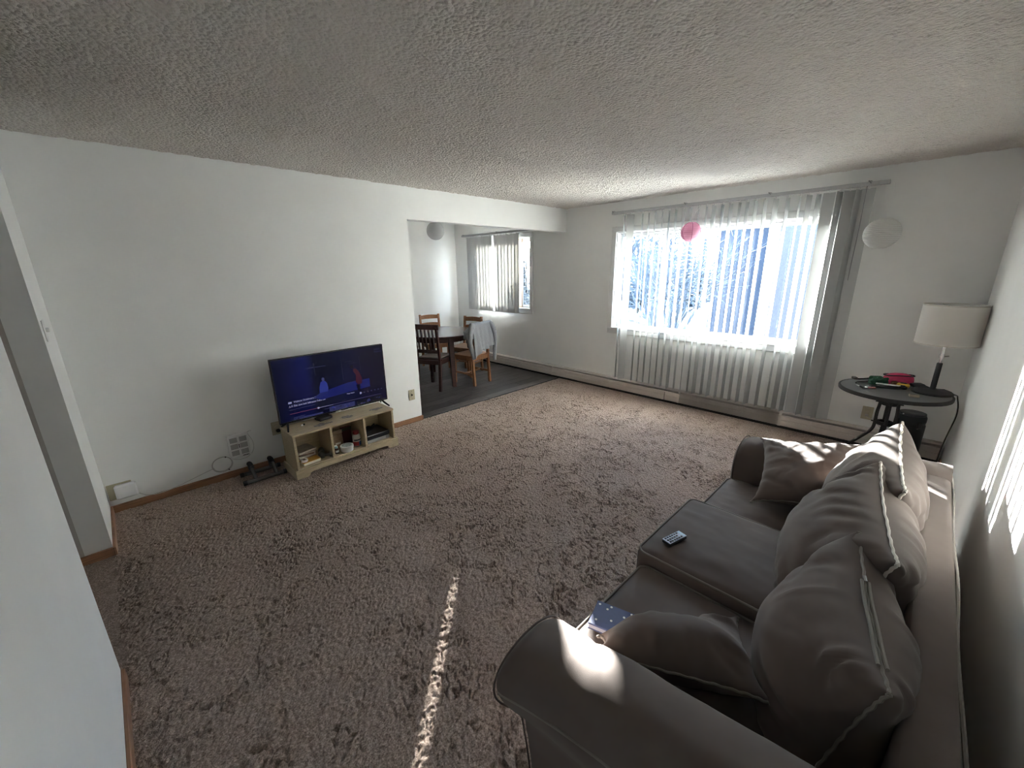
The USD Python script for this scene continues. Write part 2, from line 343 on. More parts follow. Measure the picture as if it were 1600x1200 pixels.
# ---------------------------------------------------------------- windows
def rect_frame(y0, y1, z0, z1, w, x0, x1, bevel=0.003):
    b = MB()
    b.add(bx(x0, x1, y0, y1, z1 - w, z1, bevel)); b.add(bx(x0, x1, y0, y1, z0, z0 + w, bevel))
    b.add(bx(x0, x1, y0, y0 + w, z0 + w, z1 - w, bevel)); b.add(bx(x0, x1, y1 - w, y1, z0 + w, z1 - w, bevel)); return b
def window(n, label, wy, mull, cas=0.068):
    y0, y1, z0, z1 = wy
    w = thing('window_%d' % n, label, None, kind='structure')
    obj('casing', rect_frame(y0 - cas, y1 + cas, z0 - cas, z1 + cas, cas, L - 0.016, L + 0.002, 0.004), M_trimw, w)
    obj('jamb', rect_frame(y0, y1, z0, z1, 0.012, L, L + T_, 0.002), M_trimw, w)
    obj('sill', bx(L - 0.028, L + 0.10, y0 - 0.01, y1 + 0.01, z0 - 0.004, z0 + 0.018, 0.005), M_trimw, w)
    edges = [y0 + 0.012, *mull, y1 - 0.012]
    for k in range(len(edges) - 1):
        a, b = edges[k], edges[k + 1]
        xo = 0.085 if k % 2 else 0.075
        s = obj('sash', rect_frame(a - 0.012 * (k > 0), b + 0.012 * (k < len(edges) - 2), z0 + 0.018, z1 - 0.012, 0.042, L + xo, L + xo + 0.035, 0.004), M_vinyl, w)
        obj('gasket', rect_frame(a + 0.028, b - 0.028, z0 + 0.058, z1 - 0.052, 0.007, L + xo - 0.003, L + xo + 0.006), M_sashdark, s)
        obj('pane', bx(L + xo + 0.014, L + xo + 0.018, a + 0.03, b - 0.03, z0 + 0.06, z1 - 0.055), M_glass, s)
    obj('track', bx(L + 0.06, L + 0.14, y0 + 0.012, y1 - 0.012, z1 - 0.020, z1 - 0.010), M_sashdark, w)
    return w
w1 = window(1, 'wide three-pane window of the living room', W1, (1.54, 2.69))
w2 = window(2, 'dining nook window mostly covered by its blind', W2, (5.125,))
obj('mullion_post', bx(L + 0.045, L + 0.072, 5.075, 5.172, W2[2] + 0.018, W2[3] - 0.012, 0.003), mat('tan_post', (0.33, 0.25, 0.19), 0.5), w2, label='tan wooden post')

# ---------------------------------------------------------------- vertical blinds
def slat_mesh(zt, zb, w=0.089, sag=0.0055, th=0.0009, n=7):
    """a curved vinyl slat hanging along local z with its width along local x"""
    s = np.linspace(-1, 1, n); x = s * w / 2; y = sag * (1 - s ** 2)
    nrm = np.stack([2 * sag * s / (w / 2), np.ones(n)], 1); nrm /= np.linalg.norm(nrm, axis=1, keepdims=True)
    a = np.stack([x, y], 1) + nrm * th / 2; b = np.stack([x, y], 1) - nrm * th / 2
    poly = Polygon(np.vstack([a, b[::-1]]))
    m = trimesh.creation.extrude_polygon(poly, zt - zb, engine='earcut'); m.apply_translation((0, 0, zb)); return m
def blind(name, label, yl, yr, zr, zb, xb, slats, material, brackets):
    t = thing(name, label, 'blind', (xb, (yl + yr) / 2, zr))
    yc = (yl + yr) / 2
    r = MB().add(bx(-0.02, 0.02, yr - yc, yl - yc, -0.028, 0.004, 0.003))
    hr = obj('headrail', r, M_vinyl, t)
    for yb in brackets:
        b = MB().add(bx(-0.022, L - xb - 0.001, yb - yc - 0.012, yb - yc + 0.012, 0.004, 0.010)).add(cyl((-0.023, yb - yc - 0.01, -0.01), (-0.023, yb - yc + 0.01, 0.012), 0.004, 8))
        obj('bracket', b, M_sashdark, t)
    for ys, ang in slats:
        a = math.radians(ang)
        m = slat_mesh(-0.046, zb - zr); v = np.array(m.vertices) @ rotz(a).T + np.array([0, ys - yc, 0])
        m = trimesh.Trimesh(v, m.faces, process=False)
        s = obj('slat', m, material, t)
        obj('carrier', MB().add(bx(-0.006, 0.006, ys - yc - 0.004, ys - yc + 0.004, -0.05, -0.028)), M_white, s)
    return t
SL = [(3.175, 20), (3.089, -43), (2.931, 17), (2.849, 17), (2.767, 15), (2.682, 18), (2.599, 15), (2.521, 10), (2.436, 2), (2.354, 10), (2.270, 18), (2.187, 9), (2.111, -6), (2.024, 2), (1.945, -5),
      (1.862, 2), (1.790, -2), (1.713, -3), (1.630, -6), (1.541, -17), (1.441, -7), (1.345, 1), (1.275, -17), (1.205, -14), (1.128, -78), (1.053, -21), (0.984, -60), (0.915, -35), (0.858, -72)]
XB = L - 0.085
bl = blind('vertical_blind', 'long white vertical blind with half-open slats over the wide window', 3.35, 0.73, 2.31, 0.185, XB, SL, M_slat, (3.33, 2.42, 1.6, 0.86))
obj('tilt_wand', MB().add(tube([(-0.03, 0.872 - 2.04, -0.03), (-0.035, 0.868 - 2.04, -0.35), (-0.036, 0.872 - 2.04, -0.80)], 0.0035, 8)), M_sashdark, bl, label='dark tilt wand')
SD = [(6.25 - 0.079 * k, -76 + 6 * math.sin(k * 2.1)) for k in range(16)]
SD = [s if abs(s[0] - 5.618) > 0.03 else (5.622, 24) for s in SD]
bd = blind('vertical_blind', 'short white vertical blind drawn across the dining nook window', 6.43, 4.70, 2.215, 0.935, XB, SD, M_slatd, (6.38, 5.5, 4.75))
used[('/World', 'vertical_blind')] = 2

# ---------------------------------------------------------------- baseboard heater along the window wall
def heater_run(name, label, y0, y1, joints):
    t = thing(name, label, 'heater', (L, (y0 + y1) / 2, 0)); yc = (y0 + y1) / 2
    def ext(pts, a, b):
        m = trimesh.creation.extrude_polygon(Polygon(pts), b - a, engine='earcut'); v = np.array(m.vertices)
        m = trimesh.Trimesh(np.stack([v[:, 0], v[:, 2] + a - yc, v[:, 1]], 1), m.faces, process=False); m.fix_normals(); return m
    obj('back_plate', ext([(-0.002, 0.006), (-0.008, 0.006), (-0.008, 0.172), (-0.002, 0.172)], y0, y1), M_heater, t)
    obj('fin_core', ext([(-0.02, 0.04), (-0.07, 0.04), (-0.07, 0.11), (-0.02, 0.11)], y0 + 0.01, y1 - 0.01), M_dark, t)
    obj('base_gap', ext([(-0.01, 0.0), (-0.085, 0.0), (-0.085, 0.022), (-0.01, 0.022)], y0, y1), M_dark, t)  # solid near-black strip painted as the shade below the front cover
    e = [y0, *joints, y1]
    for a, b in zip(e[:-1], e[1:]):
        c = obj('front_cover', ext([(-0.082, 0.026), (-0.090, 0.030), (-0.0915, 0.085), (-0.089, 0.088), (-0.089, 0.094), (-0.0915, 0.097), (-0.090, 0.136), (-0.084, 0.143), (-0.082, 0.136), (-0.083, 0.09)], a + 0.0015, b - 0.0015), M_heater, t)
        obj('top_damper', ext([(-0.008, 0.172), (-0.045, 0.170), (-0.062, 0.160), (-0.064, 0.157), (-0.044, 0.166), (-0.008, 0.168)], a + 0.0015, b - 0.0015), M_heater, t)
    for a in joints:
        obj('joint_strip', ext([(-0.086, 0.024), (-0.0925, 0.028), (-0.0935, 0.138), (-0.086, 0.146), (-0.05, 0.168), (-0.05, 0.164), (-0.084, 0.138)], a - 0.012, a + 0.012), M_heater, t)
heater_run('baseboard_heater', 'long greige baseboard heater on the left from the dining nook to under the blind', 2.46, YD - 0.02, [4.3, 5.6])
heater_run('baseboard_heater', 'greige baseboard heater on the right running under the blind to the corner', 0.02, 2.455, [2.28, 1.2])

# ---------------------------------------------------------------- wall fittings
def plate_y(name, label, cat, x, z, w, h, kind):
    t = thing(name, label, cat, (x, W, z))
    obj('cover_plate', bx(-w / 2, w / 2, -0.007, 0.0, -h / 2, h / 2, 0.003), M_almond if kind != 'duplex_dim' else M_white, t)
    if kind == 'coax':
        obj('connector', MB().add(cyl((0, -0.018, 0), (0, -0.005, 0), 0.0055, 12)).add(cyl((0, -0.009, 0), (0, -0.005, 0), 0.010, 6)), M_blackm, t)
        [obj('screw', MB().add(cyl((0, -0.009, sz), (0, -0.006, sz), 0.004, 10)), M_chrome, t) for sz in (0.042, -0.042)]
    else:
        for s in (-1, 1):
            obj('socket', cbox((0, -0.009, s * 0.02), (0.034, 0.006, 0.028), 0.003), M_almond, t)
        obj('plug', MB().add(cbox((0.006, -0.026, -0.018), (0.03, 0.03, 0.026), 0.006)).add(tube(smooth_path([(0.02, -0.04, -0.02), (0.05, -0.05, -0.05), (0.10, -0.05, -0.12)]), 0.0035, 8)), M_blackm, t)
    return t
plate_y('outlet', 'almond coaxial outlet plate beside the dining opening', 'outlet', 2.474, 0.319, 0.075, 0.118, 'coax')
plate_y('outlet', 'outlet with a black plug behind the left end of the television', 'outlet', 1.118, 0.325, 0.075, 0.118, 'duplex')
t = thing('outlet', 'almond outlet with a pale cord plugged in, below the blind end', 'outlet', (L, 0.539, 0.308))
obj('cover_plate', bx(-0.007, 0, -0.04, 0.04, -0.062, 0.062, 0.003), M_almond, t)
for s in (-1, 1): obj('socket', cbox((-0.009, 0, s * 0.02), (0.006, 0.034, 0.028), 0.003), M_almond, t)
obj('plug', MB().add(cbox((-0.02, 0.0, -0.018), (0.025, 0.024, 0.022), 0.005)).add(tube(smooth_path([(-0.03, 0, -0.018), (-0.06, -0.06, -0.05), (-0.10, -0.14, -0.12), (-0.13, -0.16, -0.28)]), 0.0035, 8)), M_pipew, t, label='cream plug and cord')
t = thing('light_switch', 'white light switch on the narrow return wall', 'switch', (0.0, 3.662, 1.358))
obj('cover_plate', bx(0, 0.007, -0.036, 0.036, -0.058, 0.058, 0.003), M_white, t)
obj('toggle', cbox((0.013, 0, 0.004), (0.016, 0.010, 0.024), 0.003), M_white, t)
# media panel cover with six louvred panels
M_louv = mat('panel_grey', (0.40, 0.39, 0.385), 0.6)
t = thing('wall_panel_cover', 'white wall vent cover with six grey louvred panels', 'vent cover', (0.823, W, 0.26))
obj('cover', bx(-0.075, 0.075, -0.022, 0, -0.105, 0.105, 0.006), M_white, t)
for ci, cx in enumerate((-0.034, 0.034)):
    for rz_ in (0.056, 0.0, -0.056):
        p = obj('louvre_panel', bx(cx - 0.026, cx + 0.026, -0.0235, -0.0215, rz_ - 0.021, rz_ + 0.021), M_louv, t)
        b = MB()
        for k in range(6): b.add(cbox((cx, -0.0245, rz_ - 0.016 + k * 0.0064), (0.048, 0.003, 0.0028)))
        obj('louvre', b, M_louv, p)
obj('latch', MB().add(cbox((0, -0.025, 0.0), (0.005, 0.006, 0.034), 0.002)), M_blackm, t)
obj('slot', bx(0.012, 0.058, -0.0228, -0.0215, -0.094, -0.088), M_blackm, t)
# cable coil and its leads
M_cable = mat('grey_white_cable', (0.55, 0.54, 0.52), 0.5)
b = MB(); a = np.linspace(0, 2 * PI, 48, endpoint=False)
for k in range(3):
    rr = 0.062 + 0.003 * k
    b.add(tube(np.stack([0.685 + rr * 1.05 * np.cos(a + k), W - 0.010 - 0.004 * k + 0.002 * np.sin(3 * a), 0.137 + rr * 0.95 * np.sin(a + k)], 1), 0.0022, 6, closed=True))
t = thing('cable_coil', 'coil of thin white cable hanging beside the vent cover', 'cable')
obj('coil', b, M_cable, t)
for px, pz in ((0.715, 0.192), (0.722, 0.080)): obj('cable_tie', cbox((px, W - 0.014, pz), (0.012, 0.014, 0.010), 0.003), M_blackm, t)
obj('lead', MB().add(tube(smooth_path([(0.63, W - 0.008, 0.12), (0.5, W - 0.010, 0.09), (0.35, W - 0.016, 0.058), (0.22, W - 0.016, 0.060), (0.165, W - 0.02, 0.10)]), 0.0022, 6))
    .add(tube(smooth_path([(0.75, W - 0.01, 0.16), (0.90, W - 0.014, 0.165), (0.915, W - 0.014, 0.30), (0.90, W - 0.012, 0.36), (0.925, W - 0.02, 0.365)]), 0.002, 6)), M_cable, t)
t = thing('junction_box', 'white plastic cable box low in the corner by the return wall', 'box', (0.10, W, 0.15))
obj('back_plate', bx(-0.092, 0.04, -0.006, 0, -0.058, 0.062, 0.003), M_almond, t)
obj('cover', cbox((0.004, -0.026, 0.0), (0.118, 0.042, 0.104), 0.010), mat('glossy_white_cover', (0.93, 0.935, 0.94), 0.25), t)

# ---------------------------------------------------------------- tv stand (built about its own base, turned slightly)
ang = math.radians(1.5)
SW, SDp, SH = 0.905, 0.285, 0.383
st = thing('tv_stand', 'low pale wooden television stand with three open cubbies', 'tv stand', (1.562, 3.712 + SDp / 2, 0.0), math.degrees(ang))
fy = -SDp / 2
obj('top_board', bx(-SW / 2, SW / 2, fy - 0.006, SDp / 2, SH - 0.018, SH, 0.003), M_pine, st)
obj('side_panel', bx(-SW / 2 + 0.004, -SW / 2 + 0.024, fy, SDp / 2, 0.0, SH - 0.018, 0.002), M_pine, st)
obj('side_panel', bx(SW / 2 - 0.024, SW / 2 - 0.004, fy, SDp / 2, 0.0, SH - 0.018, 0.002), M_pine, st)
d1, d2 = -0.1445, 0.156
for d in (d1, d2): obj('divider', bx(d - 0.010, d + 0.010, fy + 0.002, SDp / 2 - 0.01, 0.086, SH - 0.018, 0.002), M_pine, st)
obj('shelf', bx(-SW / 2 + 0.024, SW / 2 - 0.024, fy + 0.001, SDp / 2 - 0.008, 0.070, 0.086, 0.002), M_pine, st)
obj('back_panel', bx(-SW / 2 + 0.024, SW / 2 - 0.024, SDp / 2 - 0.008, SDp / 2 - 0.002, 0.086, SH - 0.018), M_pine, st)
px = SW / 2 + 0.010
pl = Polygon([(-px, 0), (-px + 0.085, 0), (-px + 0.10, 0.012), (-px + 0.105, 0.028), (-px + 0.13, 0.036), (px - 0.13, 0.036), (px - 0.105, 0.028), (px - 0.10, 0.012), (px - 0.085, 0), (px, 0), (px, 0.072), (px - 0.004, 0.078), (-px + 0.004, 0.078), (-px, 0.072)])
obj('plinth', prism(pl, 0.014, frame((0, fy + 0.002, 0), (1, 0, 0), (0, 0, 1), (0, -1, 0))), M_pine, st)
for s in (-1, 1): obj('plinth_side', bx(s * px - 0.007, s * px + 0.007, fy - 0.012, SDp / 2, 0.0, 0.078, 0.003), M_pine, st)
def patch(cx, cy, rx, ry, seed):
    a = np.linspace(0, 2 * PI, 40, endpoint=False); rr = 0.75 + 0.5 * (meshkit.noise(np.stack([np.cos(a) * 2 + seed, np.sin(a) * 2, 0 * a], 1), seed) - 0.3) + 0.12 * np.sin(9 * a + seed)
    return prism(Polygon(np.stack([cx + rx * rr * np.cos(a), cy + ry * rr * np.sin(a)], 1)), 0.0008, frame((0, 0, SH - 0.0004), (1, 0, 0), (0, 1, 0), (0, 0, 1)))
for pa_ in ((-0.19, -0.060, 0.060, 0.040, 1), (-0.12, -0.065, 0.035, 0.025, 2), (0.05, -0.045, 0.065, 0.038, 3), (0.33, -0.04, 0.07, 0.035, 5)): obj('worn_patch', patch(*pa_), M_wear, st, label='grey worn patch on the stand top')

def on_stand(x, y, z=0.0):
    v = rotz(ang) @ np.array([x, y, 0]); return (1.562 + v[0], 3.712 + SDp / 2 + v[1], z)

# ---------------------------------------------------------------- television
TVx, TVy, TVz, TVW, TVH = 1.571, 3.885, 0.431, 0.962, 0.548
tv = thing('television', 'flat television with a dark blue video screen on the pale stand', 'television', (TVx, TVy, SH), 0.0)
zb = TVz - SH
obj('housing', MB().add(bx(-TVW / 2, TVW / 2, 0.004, 0.030, zb, zb + TVH, 0.003)).add(bx(-TVW / 2 + 0.12, TVW / 2 - 0.12, 0.028, 0.062, zb + 0.03, zb + 0.30, 0.012)), M_black, tv)
obj('bezel', MB().add(bx(-TVW / 2, TVW / 2, -0.004, 0.006, zb + TVH - 0.009, zb + TVH, 0.002)).add(bx(-TVW / 2, TVW / 2, -0.004, 0.006, zb, zb + 0.014, 0.002))
    .add(bx(-TVW / 2, -TVW / 2 + 0.009, -0.004, 0.006, zb, zb + TVH, 0.002)).add(bx(TVW / 2 - 0.009, TVW / 2, -0.004, 0.006, zb, zb + TVH, 0.002)), M_black, tv)
def leg(s):
    x = s * (TVW / 2 - 0.06)
    b = MB().add(tube([(x, 0.015, zb + 0.012), (x + s * 0.012, -0.03, zb - 0.016), (x + s * 0.03, -0.085, 0.007)], [0.009, 0.009, 0.007], 8)).add(tube([(x, 0.015, zb + 0.012), (x + s * 0.012, 0.045, zb - 0.016), (x + s * 0.03, 0.085, 0.007)], [0.009, 0.009, 0.007], 8))
    return b
obj('leg', leg(-1), M_black, tv); obj('leg', leg(1), M_black, tv)
SWd, SHt = TVW - 0.018, TVH - 0.023
M_scr = usdkit.material(stage, '/World/Looks/screen_picture', {
    'tc': ('texture_coordinate', {}), 'sx': ('separate_xyz', {}), 'n': ('noise_texture', {'scale': 3.2, 'detail': 2.0}),
    'mx': ('map_range', {'from_min': -0.48, 'from_max': 0.48, 'to_min': 0.0, 'to_max': 1.0}),
    'r': ('rgb_ramp', {'ramp': [(0.0, (0.001, 0.002, 0.012)), (0.16, (0.002, 0.004, 0.04)), (0.27, (0.003, 0.006, 0.055)), (0.34, (0.001, 0.002, 0.012)), (0.6, (0.002, 0.004, 0.025)), (0.8, (0.004, 0.003, 0.018)), (1.0, (0.002, 0.002, 0.014))]}),
    'r2': ('rgb_ramp', {'ramp': [(0.3, (0.55, 0.6, 0.7)), (0.7, (1.5, 1.5, 1.7))]}), 'x': ('mix', {'mix_type': 'multiply', 'fac': 1.0}),
    'p': ('principled_bsdf', {'base_color': (0.004, 0.004, 0.006), 'roughness': 0.22, 'emission_strength': SCREEN})},
    [('tc.object', 'n.vector'), ('tc.object', 'sx.vector'), ('sx.x', 'mx.value'), ('mx.result', 'r.fac'), ('n.fac', 'r2.fac'), ('r.color', 'x.color1'), ('r2.color', 'x.color2'), ('x.color', 'p.emission_color')], surface='p.BSDF')
sc = obj('screen', bx(-SWd / 2, SWd / 2, -0.001, 0.0045, zb + 0.014, zb + TVH - 0.009), M_scr, tv)
# flat pictures on the screen: u, v run 0..1 from the screen's lower left
def su(u): return -SWd / 2 + u * SWd
def sv(v): return zb + 0.014 + v * SHt
def spoly(pts, mats, name, d=0.0006, label=None):
    obj(name, prism(Polygon([(su(u), sv(v)) for u, v in pts]), d, frame((0, -0.001, 0), (1, 0, 0), (0, 0, 1), (0, -1, 0))), mats, sc, label=label, smooth=False)
E_blue = emit('screen_blue', (0.006, 0.012, 0.13), 1.0); E_blue2 = emit('screen_shirt_blue', (0.02, 0.035, 0.26), 1.0); E_red = emit('screen_red', (0.05, 0.004, 0.02), 1.0)
E_txt = emit('screen_text', (0.36, 0.36, 0.62), 1.0); E_dim = emit('screen_dim', (0.05, 0.055, 0.16), 1.0); E_line = emit('screen_line', (0.09, 0.08, 0.22), 1.0); E_pink = emit('screen_progress', (0.17, 0.05, 0.12), 1.0)
E_dk = emit('screen_dark', (0.001, 0.0015, 0.008), 1.0); E_thumb = emit('screen_thumb', (0.03, 0.035, 0.12), 1.0)
spoly([(0.30, 0.30), (0.36, 0.36), (0.62, 0.44), (0.84, 0.44), (0.84, 0.29), (0.62, 0.27), (0.36, 0.24)], E_blue, 'snow_field')
def ell(u, v, ru, rv, n=20): return [(u + ru * math.cos(k * 2 * PI / n), v + rv * math.sin(k * 2 * PI / n)) for k in range(n)]
spoly([(0.355, 0.36), (0.36, 0.46), (0.375, 0.535), (0.395, 0.55), (0.415, 0.545), (0.43, 0.50), (0.437, 0.42), (0.43, 0.36)], E_blue2, 'figure', 0.0009)
spoly(ell(0.400, 0.578, 0.013, 0.030), E_dim, 'figure', 0.0009)
spoly([(0.70, 0.42), (0.71, 0.55), (0.685, 0.62), (0.69, 0.66), (0.715, 0.655), (0.745, 0.58), (0.765, 0.47), (0.76, 0.38), (0.72, 0.36)], E_red, 'figure', 0.0009)
spoly(ell(0.678, 0.70, 0.016, 0.034), E_dk, 'figure', 0.001)
spoly([(0.70, 0.37), (0.715, 0.25), (0.735, 0.25), (0.74, 0.37)], E_dk, 'figure', 0.001)
for u0, v0, du, dv in ((0.27, 0.795, 0.17, 0.006), (0.335, 0.66, 0.006, 0.20), (0.62, 0.80, 0.10, 0.005), (0.69, 0.76, 0.05, 0.006), (0.755, 0.55, 0.005, 0.32), (0.58, 0.5, 0.006, 0.4)):
    spoly([(u0, v0), (u0 + du, v0), (u0 + du, v0 + dv), (u0, v0 + dv)], E_dim if dv < 0.01 and u0 < 0.3 else emit(f'screen_branch_{int(u0*1000)}', (0.010, 0.013, 0.04), 1.0), 'branch')
def stext(txt, u, v, hgt, material, bold=True):
    m = meshkit.text_mesh(txt, hgt, 0.0005, bold)
    m.apply_transform(frame((su(u), -0.001, sv(v)), (1, 0, 0), (0, 0, 1), (0, -1, 0)))
    obj('caption', m, material, sc, smooth=False)
stext('Videos Outdoors Brochures 2024', 0.125, 0.288, 0.0150, E_txt)
stext('4.K Bin are bet Minami Falls as', 0.082, 0.225, 0.0150, E_txt)
stext('Play Next', 0.600, 0.232, 0.011, E_txt)
stext('SPYTE', 0.105, 0.010, 0.021, E_dim); stext('Watch', 0.375, 0.058, 0.010, E_dim, False)
stext('Video', 0.915, 0.925, 0.016, E_dim, False); stext('Sounds', 0.915, 0.882, 0.016, E_dim, False)
spoly([(0.082, 0.283), (0.110, 0.283), (0.110, 0.313), (0.082, 0.313)], E_txt, 'badge')
spoly([(0.082, 0.178), (0.30, 0.181), (0.30, 0.186), (0.082, 0.183)], E_dim, 'caption')
spoly([(0.082, 0.110), (0.325, 0.110), (0.325, 0.117), (0.082, 0.117)], E_pink, 'progress_bar')
spoly([(0.325, 0.110), (0.945, 0.110), (0.945, 0.115), (0.325, 0.115)], E_line, 'progress_bar'); spoly([(0.325, 0.109), (0.46, 0.109), (0.46, 0.117), (0.325, 0.117)], E_txt, 'progress_bar')
spoly(ell(0.325, 0.113, 0.010, 0.016), E_txt, 'progress_knob', 0.0009)
for k, u in enumerate((0.735, 0.772, 0.81, 0.847, 0.884, 0.92, 0.955)): spoly(ell(u, 0.205, 0.011 if k == 0 else 0.007, 0.019 if k == 0 else 0.011), E_txt if k == 0 else E_dim, 'button', 0.0009)
for u0, u1 in ((0.42, 0.665), (0.685, 0.95), (0.16, 0.36)):
    vt = 0.085 if u0 > 0.4 else 0.03
    spoly([(u0, 0.0), (u1, 0.0), (u1, vt), (u0, vt)], E_thumb if u0 < 0.6 else E_dk, 'thumbnail', 0.0004)
    r_ = np.random.default_rng(int(u0 * 100))
    for k in range(12 if u0 > 0.4 else 3):
        uu, vv = r_.uniform(u0 + 0.015, u1 - 0.02), r_.uniform(0.006, vt * 0.8)
        spoly(ell(uu, vv, r_.uniform(0.005, 0.014), r_.uniform(0.006, min(0.02, vt * 0.2)), 9), (E_dim, E_blue2, E_dk, E_line)[k % 4], 'thumbnail_figure', 0.0007)
obj('badge_plate', bx(-0.02, 0.02, -0.0055, -0.0035, zb + 0.004, zb + 0.009), M_chrome, tv)

# streaming box on the stand
p = on_stand(-0.118, 0.055)
t = thing('streaming_box', 'small black streaming box on the stand below the screen', 'media box', (p[0], p[1], SH), 12)
obj('body', MB().box((0, 0, 0.016), (0.125, 0.085, 0.026), 0.006), M_blackm, t)
for fx in (-0.04, 0.04):
    for fz in (-0.02, 0.02): obj('foot', MB().box((fx, fz, 0.0015), (0.02, 0.02, 0.003)), M_dark, t)
obj('antenna', MB().add(cyl((-0.055, 0.03, 0.02), (-0.058, 0.034, 0.047), 0.004, 8)), M_white, t)
p = on_stand(-0.31, 0.03)
t = thing('adapter', 'tiny white and black cable adapter lying beside the left television leg', 'adapter', (p[0], p[1], SH), 20)
obj('body', MB().box((0, 0, 0.007), (0.018, 0.012, 0.014), 0.003), M_white, t); obj('plug', MB().box((0.02, 0.003, 0.006), (0.016, 0.010, 0.012), 0.002), M_blackm, t)

# things in the cubbies
ZS = 0.0862
M_paper = mat('creased_paper', (0.52, 0.47, 0.41), 0.8, var=0.2, vs=14)
M_papr = mat('reddish_paper', (0.30, 0.19, 0.15), 0.8, var=0.3, vs=14)
r_ = np.random.default_rng(4)
zz = ZS
for k in range(6):
    w_, d_ = r_.uniform(0.12, 0.17), r_.uniform(0.12, 0.17); h_ = r_.uniform(0.007, 0.014)
    p = on_stand(-0.335 + r_.uniform(-0.008, 0.012), 0.035 + r_.uniform(-0.012, 0.012))
    lab = ['crumpled folder lowest in the paper pile', 'thin reddish booklet second in the paper pile', 'bundle of cream papers third in the paper pile', 'reddish envelope fourth in the paper pile', 'cream envelope fifth in the paper pile', 'loose cream paper on top of the pile'][k]
    n_ = 12; gx, gy = np.meshgrid(np.linspace(-w_ / 2, w_ / 2, n_), np.linspace(-d_ / 2, d_ / 2, n_), indexing='ij')
    gz = 0.004 * (fbm(np.stack([gx * 25 + k * 7, gy * 25, 0 * gx], -1), 2, k) - 0.5) * (k > 0)
    top = np.stack([gx, gy, gz + h_], -1); bot = np.stack([gx, gy, gz], -1)[::-1]
    b = MB().add(grid(top)).add(grid(bot))
    e = lambda i0, i1: None
    for sl in (np.s_[0, :], np.s_[-1, :], np.s_[:, 0], np.s_[:, -1]):
        A, B = np.stack([gx, gy, gz], -1)[sl], top[sl]; b.add(grid(np.stack([A, B], 0)))
    q = thing('paper', lab + ' in the left cubby', 'papers', (p[0], p[1], zz), r_.uniform(-12, 12)); obj('sheets', b, M_papr if k in (1, 3) else M_paper, q); zz += h_ + 0.004
p = on_stand(-0.325, -0.075)
t = thing('notepad', 'yellow-orange notepad at the front of the left cubby', 'notepad', (p[0], p[1], ZS), 8)
obj('pages', MB().box((0, 0, 0.011), (0.145, 0.085, 0.022), 0.002), mat('page_edges', (0.72, 0.66, 0.50), 0.8), t)
obj('cover', MB().box((0, 0, 0.024), (0.148, 0.088, 0.004), 0.0015), mat('orange_cover', (0.52, 0.28, 0.05), 0.6), t)
p = on_stand(-0.385, -0.09)
t = thing('tape_roll', 'white tape roll lying on the orange notepad', 'tape roll', (p[0] + 0.012, p[1] + 0.004, ZS + 0.0262))
obj('roll', lathe([(0.014, 0), (0.027, 0), (0.028, 0.002), (0.028, 0.018), (0.027, 0.020), (0.014, 0.020), (0.014, 0)]), mat('tape_white', (0.62, 0.58, 0.56), 0.5), t)
obj('core', lathe([(0.0115, 0.001), (0.0139, 0.001), (0.0139, 0.019), (0.0115, 0.019), (0.0115, 0.001)]), mat('tape_core', (0.35, 0.22, 0.16), 0.7), t)
M_dumb = mat('grey_green_foam', (0.105, 0.11, 0.09), 0.7, var=0.2, vs=30)
for k, (lx, ly, yaw_, lab) in enumerate(((-0.20, 0.0, 70, 'grey rolled gadget lying lengthwise at the back right of the left cubby'), (-0.185, -0.085, 160, 'grey rolled gadget at the front right of the left cubby'))):
    p = on_stand(lx, ly); t = thing('hand_weight', lab, 'hand weight', (p[0], p[1], ZS), yaw_)
    obj('handle', MB().add(cyl((-0.04, 0, 0.026), (0.04, 0, 0.026), 0.012, 14)), M_greyp, t)
    for s in (-1, 1):
        m = lathe([(0, -0.016), (0.022, -0.016), (0.026, -0.012), (0.026, 0.012), (0.022, 0.016), (0, 0.016)], n=20); m.apply_transform(frame((s * 0.036, 0, 0.026), (0, 1, 0), (0, 0, 1), (1, 0, 0))); obj('head', m, M_dumb, t)
# middle cubby
M_kraft = mat('brown_kraft_paper', (0.27, 0.18, 0.115), 0.8, var=0.2, vs=18, bump=0.3, bs=40, dist=0.004)
p = on_stand(-0.050, 0.000)
t = thing('paper_bag', 'folded brown paper bag standing in the middle cubby', 'paper bag', (p[0], p[1], ZS), 3)
def tilt_x(m, a):
    T = trimesh.transformations.rotation_matrix(a, (1, 0, 0)); m.apply_transform(T); return m
m = MB().box((0, 0, 0.088), (0.115, 0.018, 0.176), 0.006).box((0, -0.0105, 0.158), (0.117, 0.006, 0.034), 0.002).mesh(); obj('bag', tilt_x(m, -0.16), M_kraft, t)
m = MB().box((0.005, -0.0115, 0.055), (0.05, 0.003, 0.016), 0.001).mesh(); obj('seal', tilt_x(m, -0.16), M_paper, t)
p = on_stand(0.062, 0.06)
t = thing('red_box', 'dark red box at the back of the middle cubby', 'box', (p[0], p[1], ZS), 0)
obj('carton', MB().box((0, 0, 0.085), (0.09, 0.035, 0.17), 0.003), mat('dark_red_card', (0.11, 0.015, 0.015), 0.5), t); obj('lid_flap', MB().box((0, -0.0185, 0.155), (0.088, 0.002, 0.028)), mat('dark_green_card', (0.05, 0.055, 0.03), 0.6), t)
p = on_stand(0.106, -0.050)
t = thing('pill_bottle', 'white supplement bottle with a red cap and red and blue label', 'bottle', (p[0], p[1], ZS))
obj('body', lathe([(0, 0), (0.032, 0), (0.036, 0.006), (0.036, 0.098), (0.030, 0.112), (0.024, 0.118), (0, 0.118)]), mat('cream_plastic', (0.66, 0.60, 0.54), 0.4), t)
